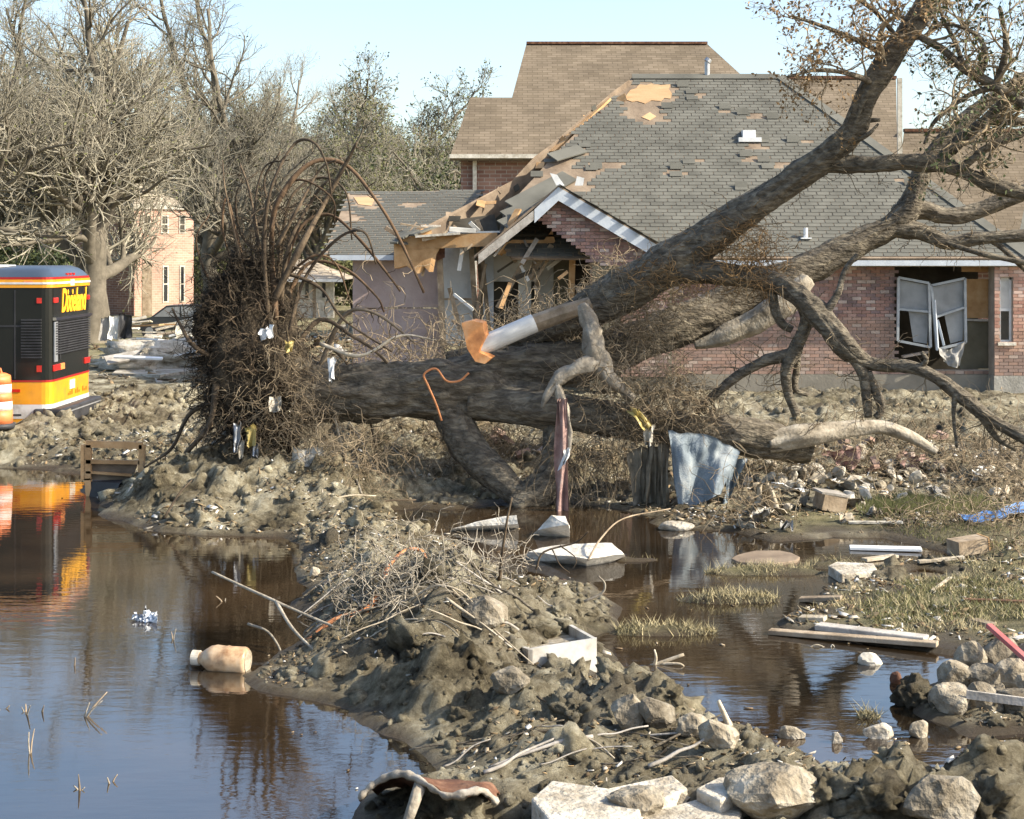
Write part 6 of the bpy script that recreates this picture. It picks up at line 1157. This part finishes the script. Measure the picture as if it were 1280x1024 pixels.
# rubble under the far limbs
g = np.random.default_rng(17); RG = 'pale rubble beneath the far limbs'
for k in range(70):
    x = g.uniform(930, 1285); y = g.uniform(572, 640) - (x - 930) * .03
    if x < 1060: y += 14 * g.random()
    w_ = g.uniform(9, 26); q = on(x, y); s = q.y / F
    mt = g.choice(['pale', 'offwhite', 'pale', 'offwhite', 'bare_wood', 'chunk']); thing(MB().rock(q + Vector((0, 0, w_ * s * .2)), (w_ * s * .55, w_ * s * .4, w_ * s * .32), 600 + k, 2, 8, .12, None).build('rubble', M[mt], None), 'pale lump of rubble heaped beneath the far limbs', 'rubble', RG)
g = np.random.default_rng(18)
for k in range(26):
    x = g.uniform(1030, 1190) if k < 14 else g.uniform(600, 760); y = g.uniform(545, 598); q = on(x, y) + Vector((0, 0, .06)); V = MB(); V.box((-.1, -.045, -.032), (.1, .045, .032)); o = V.build('loose_brick', M['brick'], None, loc=(0, 0, 0)); o.location = q; o.rotation_euler = g.uniform(-.6, .6, 3); o.rotation_euler.z = g.uniform(0, 3); thing(o, 'loose red brick lying in the rubble below the far limbs' if k < 14 else 'loose red brick lying in the brush under the trunk', 'brick', 'loose bricks in the rubble' if k < 14 else 'loose bricks under the trunk')
RG2 = 'crumpled scraps along the far shore'
for k in range(34):
    x = g.uniform(925, 1110); y = g.uniform(600, 664); 
    if k > 22: x, y = g.uniform(1100, 1290), g.uniform(560, 625)
    q = on(x, y) + Vector((0, 0, .05)); a_ = g.uniform(0, 6.28); u = Vector((math.cos(a_), math.sin(a_) * .6, g.uniform(-.3, .3))) * g.uniform(.06, .2); v_ = Vector((-math.sin(a_) * .5, math.cos(a_), g.uniform(.1, .9))) * g.uniform(.05, .14)
    SW = {'offwhite': 'dirty white', 'white': 'white', 'cloth_grey': 'grey', 'pale': 'cream', 'cloth_brown': 'brown', 'bare_wood': 'tan'}; cw = g.choice(list(SW))
    thing(cloth('scrap', [q - u + v_, q + u + v_, q + u - v_ * .4, q - u - v_ * .4], M[cw], fold=.04, seed=700 + k, nu=7, nv=6, edge=.05), f'crumpled {SW[cw]} scrap among the rubble ' + ('along the far shore' if k <= 22 else 'beyond the green grass'), 'scrap', RG2)
for k, (q, mt, lb) in enumerate([([(945, 605), (960, 602), (974, 640), (940, 642)], 'bare_wood', 'upright torn tan board beside the denim'), ([(1028, 565), (1076, 560), (1070, 585), (1050, 590)], 'cloth_pink', 'faded red sheet beneath the far log'), ([(1130, 575), (1160, 572), (1155, 585), (1128, 588)], 'cloth_pink', 'small red sheet in the rubble beyond the log'), ([(1000, 600), (1060, 590), (1070, 600), (1010, 612)], 'offwhite', 'long white crumpled panel in the rubble')]):
    d_ = on(q[2][0], q[2][1]).y; thing(cloth('torn_sheet', [P(x, y, d_) for x, y in q], M[mt], fold=.08, seed=800 + k, nu=12, nv=10, edge=.05), lb, 'sheet')
# rubbish heap far left, beside the lawn
CW = {'wood_new': 'orange', 'offwhite': 'dirty white', 'wood': 'brown', 'wood_grey': 'grey', 'white': 'white', 'pale': 'plaster-caked', 'bare_wood': 'tan'}
TG = 'splintered boards in the far rubbish heap'; g = np.random.default_rng(55)
for k in range(44):
    x = g.uniform(150, 262); y = g.uniform(418, 470); q = on(x, y); a_ = g.uniform(-.5, .5); L = g.uniform(.5, 1.5); v_ = Vector((math.cos(a_), .5 * math.sin(a_ * 3), g.uniform(-.05, .35))) * L / 2; q.z += .15 + .45 * g.random() * max(0, 1 - abs(y - 432) / 30)
    cw = g.choice(list(CW)); q.z += .25; o = MB().bar(q - v_, q + v_, g.uniform(.1, .4), .05, (g.uniform(-.5, .5), g.uniform(-.5, .2), 1)).build('board', M[cw], None); thing(o, f'splintered {CW[cw]} board in the rubbish heap before the lawn', 'board', TG)
heap = on(205, 462); V, Fc = crumb(4, 9); thing(mk('rubbish_heap', V * np.array([2.0, 1.0, .6]) + np.array([heap.x, heap.y + .6, heap.z + .1]), Fc, M['pale'], None, True, np.full(len(V), .5)), 'low mound of pale silt and plaster under the splintered boards', 'rubbish heap')
thing(MB().prism(onl([(140, 470), (165, 452), (240, 450), (250, 464), (200, 472)], .06), (0, 0, -.1)).build('silt_patch', M['pale'], None), 'flat tan sheet of dried silt before the rubbish heap', 'silt')
thing(MB().prism([P(x, y, 47) for x, y in [(178, 443), (186, 424), (214, 428), (218, 442)]], (.1, .5, -.3)).build('corrugated_sheet', M['wood_grey'], None), 'dark grey roof panel leaning in the rubbish heap', 'panel')
for k, (q, mt, lb) in enumerate([([(138, 396), (150, 394), (146, 424), (136, 424)], 'white', 'white board leaning beside the oak trunk'), ([(150, 392), (166, 396), (164, 422), (148, 424)], 'rubber', 'black plastic sheet slumped beside the white board'), ([(126, 398), (138, 396), (138, 426), (124, 426)], 'cloth_grey', 'grey sheet slumped against the oak trunk'), ([(222, 402), (246, 398), (250, 425), (220, 425)], 'offwhite', 'white crumpled heap of plaster behind the boards'), ([(418, 404), (440, 402), (442, 414), (424, 416)], 'offwhite', 'pale crumpled sheet beside the pink wing wall')]):
    thing(cloth('sheet', [P(x, y, 55 if k < 3 else 48) for x, y in q], M[mt], fold=.08, seed=900 + k, nu=10, nv=10, edge=.05), lb, 'sheet')
# debris line below the wing and around the far lawn
g = np.random.default_rng(66); DG = 'debris banked against the wing wall'
for k in range(60):
    x = g.uniform(425, 560) if k < 40 else g.uniform(255, 430); d_ = g.uniform(30, 36.5); y = HY + (CH - .25) / d_ * F - g.random() * 12; q = P(x, y, d_); w_ = g.uniform(.12, .4)
    thing(MB().rock((q.x, q.y, gz(q.x, q.y) + w_ * .3 + .35 * g.random() * (d_ > 33)), (w_, w_ * .7, w_ * .5), 950 + k, 2, 9, .15, None).build('debris_lump', M[g.choice(['chunk', 'wood', 'cloth_brown', 'mud', 'wood_grey', 'mud'])], None), 'muddy lump of debris banked before the pink wing wall' if k < 40 else 'muddy lump of debris behind the root ball', 'debris', DG if k < 40 else 'debris behind the root ball')
tangle('brush_tangle', [P(x, y, 30) + Vector((0, 0, 0)) for x, y in [(440, 480), (480, 470), (520, 465), (560, 470), (400, 460), (600, 450)]], 700, 1.2, 0, 'twig', 61, None, spread=.5, down=-.02, r0=.007, lab='dry brush piled before the pink wing wall')
# ------------------------------------------------------------- grass
def grass(name, regs, n, hmin, hmax, mat, seed, label, wdt=.0045):
    g = np.random.default_rng(seed); pts = []
    for px0, py0, px1, py1, wgt in regs:
        k = int(n * wgt); xs = g.uniform(px0, px1, k); ys = g.uniform(py0, py1, k); d_ = F * CH / (ys - HY); pts.append(np.stack([(xs - 640) / F * d_, d_], 1))
    p = np.concatenate(pts); h, s, t = hgt(p[:, 0], p[:, 1], True); m = (h > -.02) & (t > .25) & (noise(np.stack([p[:, 0], p[:, 1], p[:, 0] * 0], 1) * 3.1, 77) + .35 * g.normal(size=len(p)) > -.05); p = p[m]; h = h[m]; n = len(p); B = np.concatenate([p, np.maximum(h, -.02)[:, None]], 1)
    a = g.uniform(0, 6.28, n); sd = np.stack([np.cos(a), np.sin(a), a * 0], 1) * wdt; top = B + np.stack([g.normal(size=n) * .7, g.normal(size=n) * .7, np.ones(n)], 1) * (hmin + (hmax * 1.9 - hmin) * g.random(n) ** 2.2)[:, None]
    return tag(mk(name, np.stack([B - sd, B + sd, top], 1).reshape(-1, 3), np.arange(n * 3).reshape(n, 3), M[mat], None, v=np.repeat(g.random(n), 3)), label, 'grass', kind='stuff')
grass('dry_grass', [(845, 735, 975, 765, .16), (770, 780, 895, 800, .12), (880, 705, 1050, 725, .16), (1000, 690, 1290, 800, .5), (1070, 890, 1100, 900, .01), (740, 690, 830, 710, .03)], 30000, .012, .055, 'grass_dry', 1, 'dry straw coloured marsh grass along the channel')
grass('green_grass', [(1090, 655, 1290, 700, .35), (1080, 735, 1290, 790, .65)], 12000, .012, .045, 'grass_green', 2, 'short olive green grass on the marsh')
g = np.random.default_rng(8); q = [on(x, y) for x, y in zip(g.uniform(1090, 1235, 60), g.uniform(628, 640, 60))]; B = np.array([p[:] for p in q])[g.integers(0, 60, 6000)] + g.normal(size=(6000, 3)) * np.array([.12, .12, 0]); B[:, 2] = hgt(B[:, 0], B[:, 1])
tp_ = B + np.stack([g.normal(size=6000) * .03, g.normal(size=6000) * .03, g.uniform(.05, .14, 6000)], 1); sd = np.array([.006, 0, 0])
tag(mk('green_grass', np.stack([B - sd, B + sd, tp_], 1).reshape(-1, 3), np.arange(18000).reshape(6000, 3), M['grass_green'], None, v=np.repeat(g.random(6000), 3)), 'patch of fresh green grass behind the blue tarpaulin', 'grass', kind='stuff')

# ------------------------------------------------------------- fine litter
def litter(name, n, reg, size, seed, label, water=False, lift=.004):
    g = np.random.default_rng(seed); x = g.uniform(reg[0], reg[2], n * 3); y = g.uniform(reg[1], reg[3], n * 3); h, s_, t = hgt(x, y, True)
    cl = noise(np.stack([x, y, x * 0], 1) * 1.4, seed) + .6 * g.random(len(x)) > .25
    m = ((s_ < -.02) & (s_ > -1.2 * g.random(len(x)) ** 2) if water else (s_ > .03)) & cl; x, y, h = x[m][:n], y[m][:n], h[m][:n]; k = len(x); z = np.full(k, .003) if water else h + lift
    a = g.uniform(0, 6.28, k); L = size * (.3 + g.random(k) ** 2); W_ = L * g.uniform(.12, .6, k); ti = g.normal(size=k) * (.02 if water else .35); u = np.stack([np.cos(a), np.sin(a), ti], 1) * L[:, None]; v_ = np.stack([-np.sin(a), np.cos(a), g.normal(size=k) * (.02 if water else .35)], 1) * W_[:, None]; c = np.stack([x, y, z], 1)
    V = np.stack([c - u - v_, c + u - v_ * .7, c + u * .8 + v_, c - u * .9 + v_ * .6], 1); V = np.concatenate([V, V + np.array([0, 0, .006])], 1).reshape(-1, 3); b = np.arange(k)[:, None] * 8
    Fq = np.concatenate([b + np.array([[3, 2, 1, 0]]), b + np.array([[4, 5, 6, 7]]), b + np.array([[0, 1, 5, 4]]), b + np.array([[1, 2, 6, 5]]), b + np.array([[2, 3, 7, 6]]), b + np.array([[3, 0, 4, 7]])])
    return tag(mk(name, V, Fq, M['litter'], None, v=np.repeat(g.random(k), 8)), label, 'litter', kind='stuff')
litter('leaf_litter', 5000, (-3.2, 8.8, 4, 18), .028, 1, 'chips, bark and leaf litter strewn over the near berm')
litter('leaf_litter', 6500, (2.0, 12.5, 8.5, 24.5), .05, 2, 'broken chips and straw litter on the marsh and rubble bank')
litter('leaf_litter', 4000, (-7.5, 17.5, 3, 25), .05, 3, 'splinters and plaster crumbs round the root ball')
litter('leaf_litter', 2600, (-14, 38, -3, 72), .22, 4, 'scattered debris over the far lawn')
litter('floating_litter', 420, (-6, 8.8, 5, 22), .03, 5, 'leaves and scum floating near the pond edges', True)
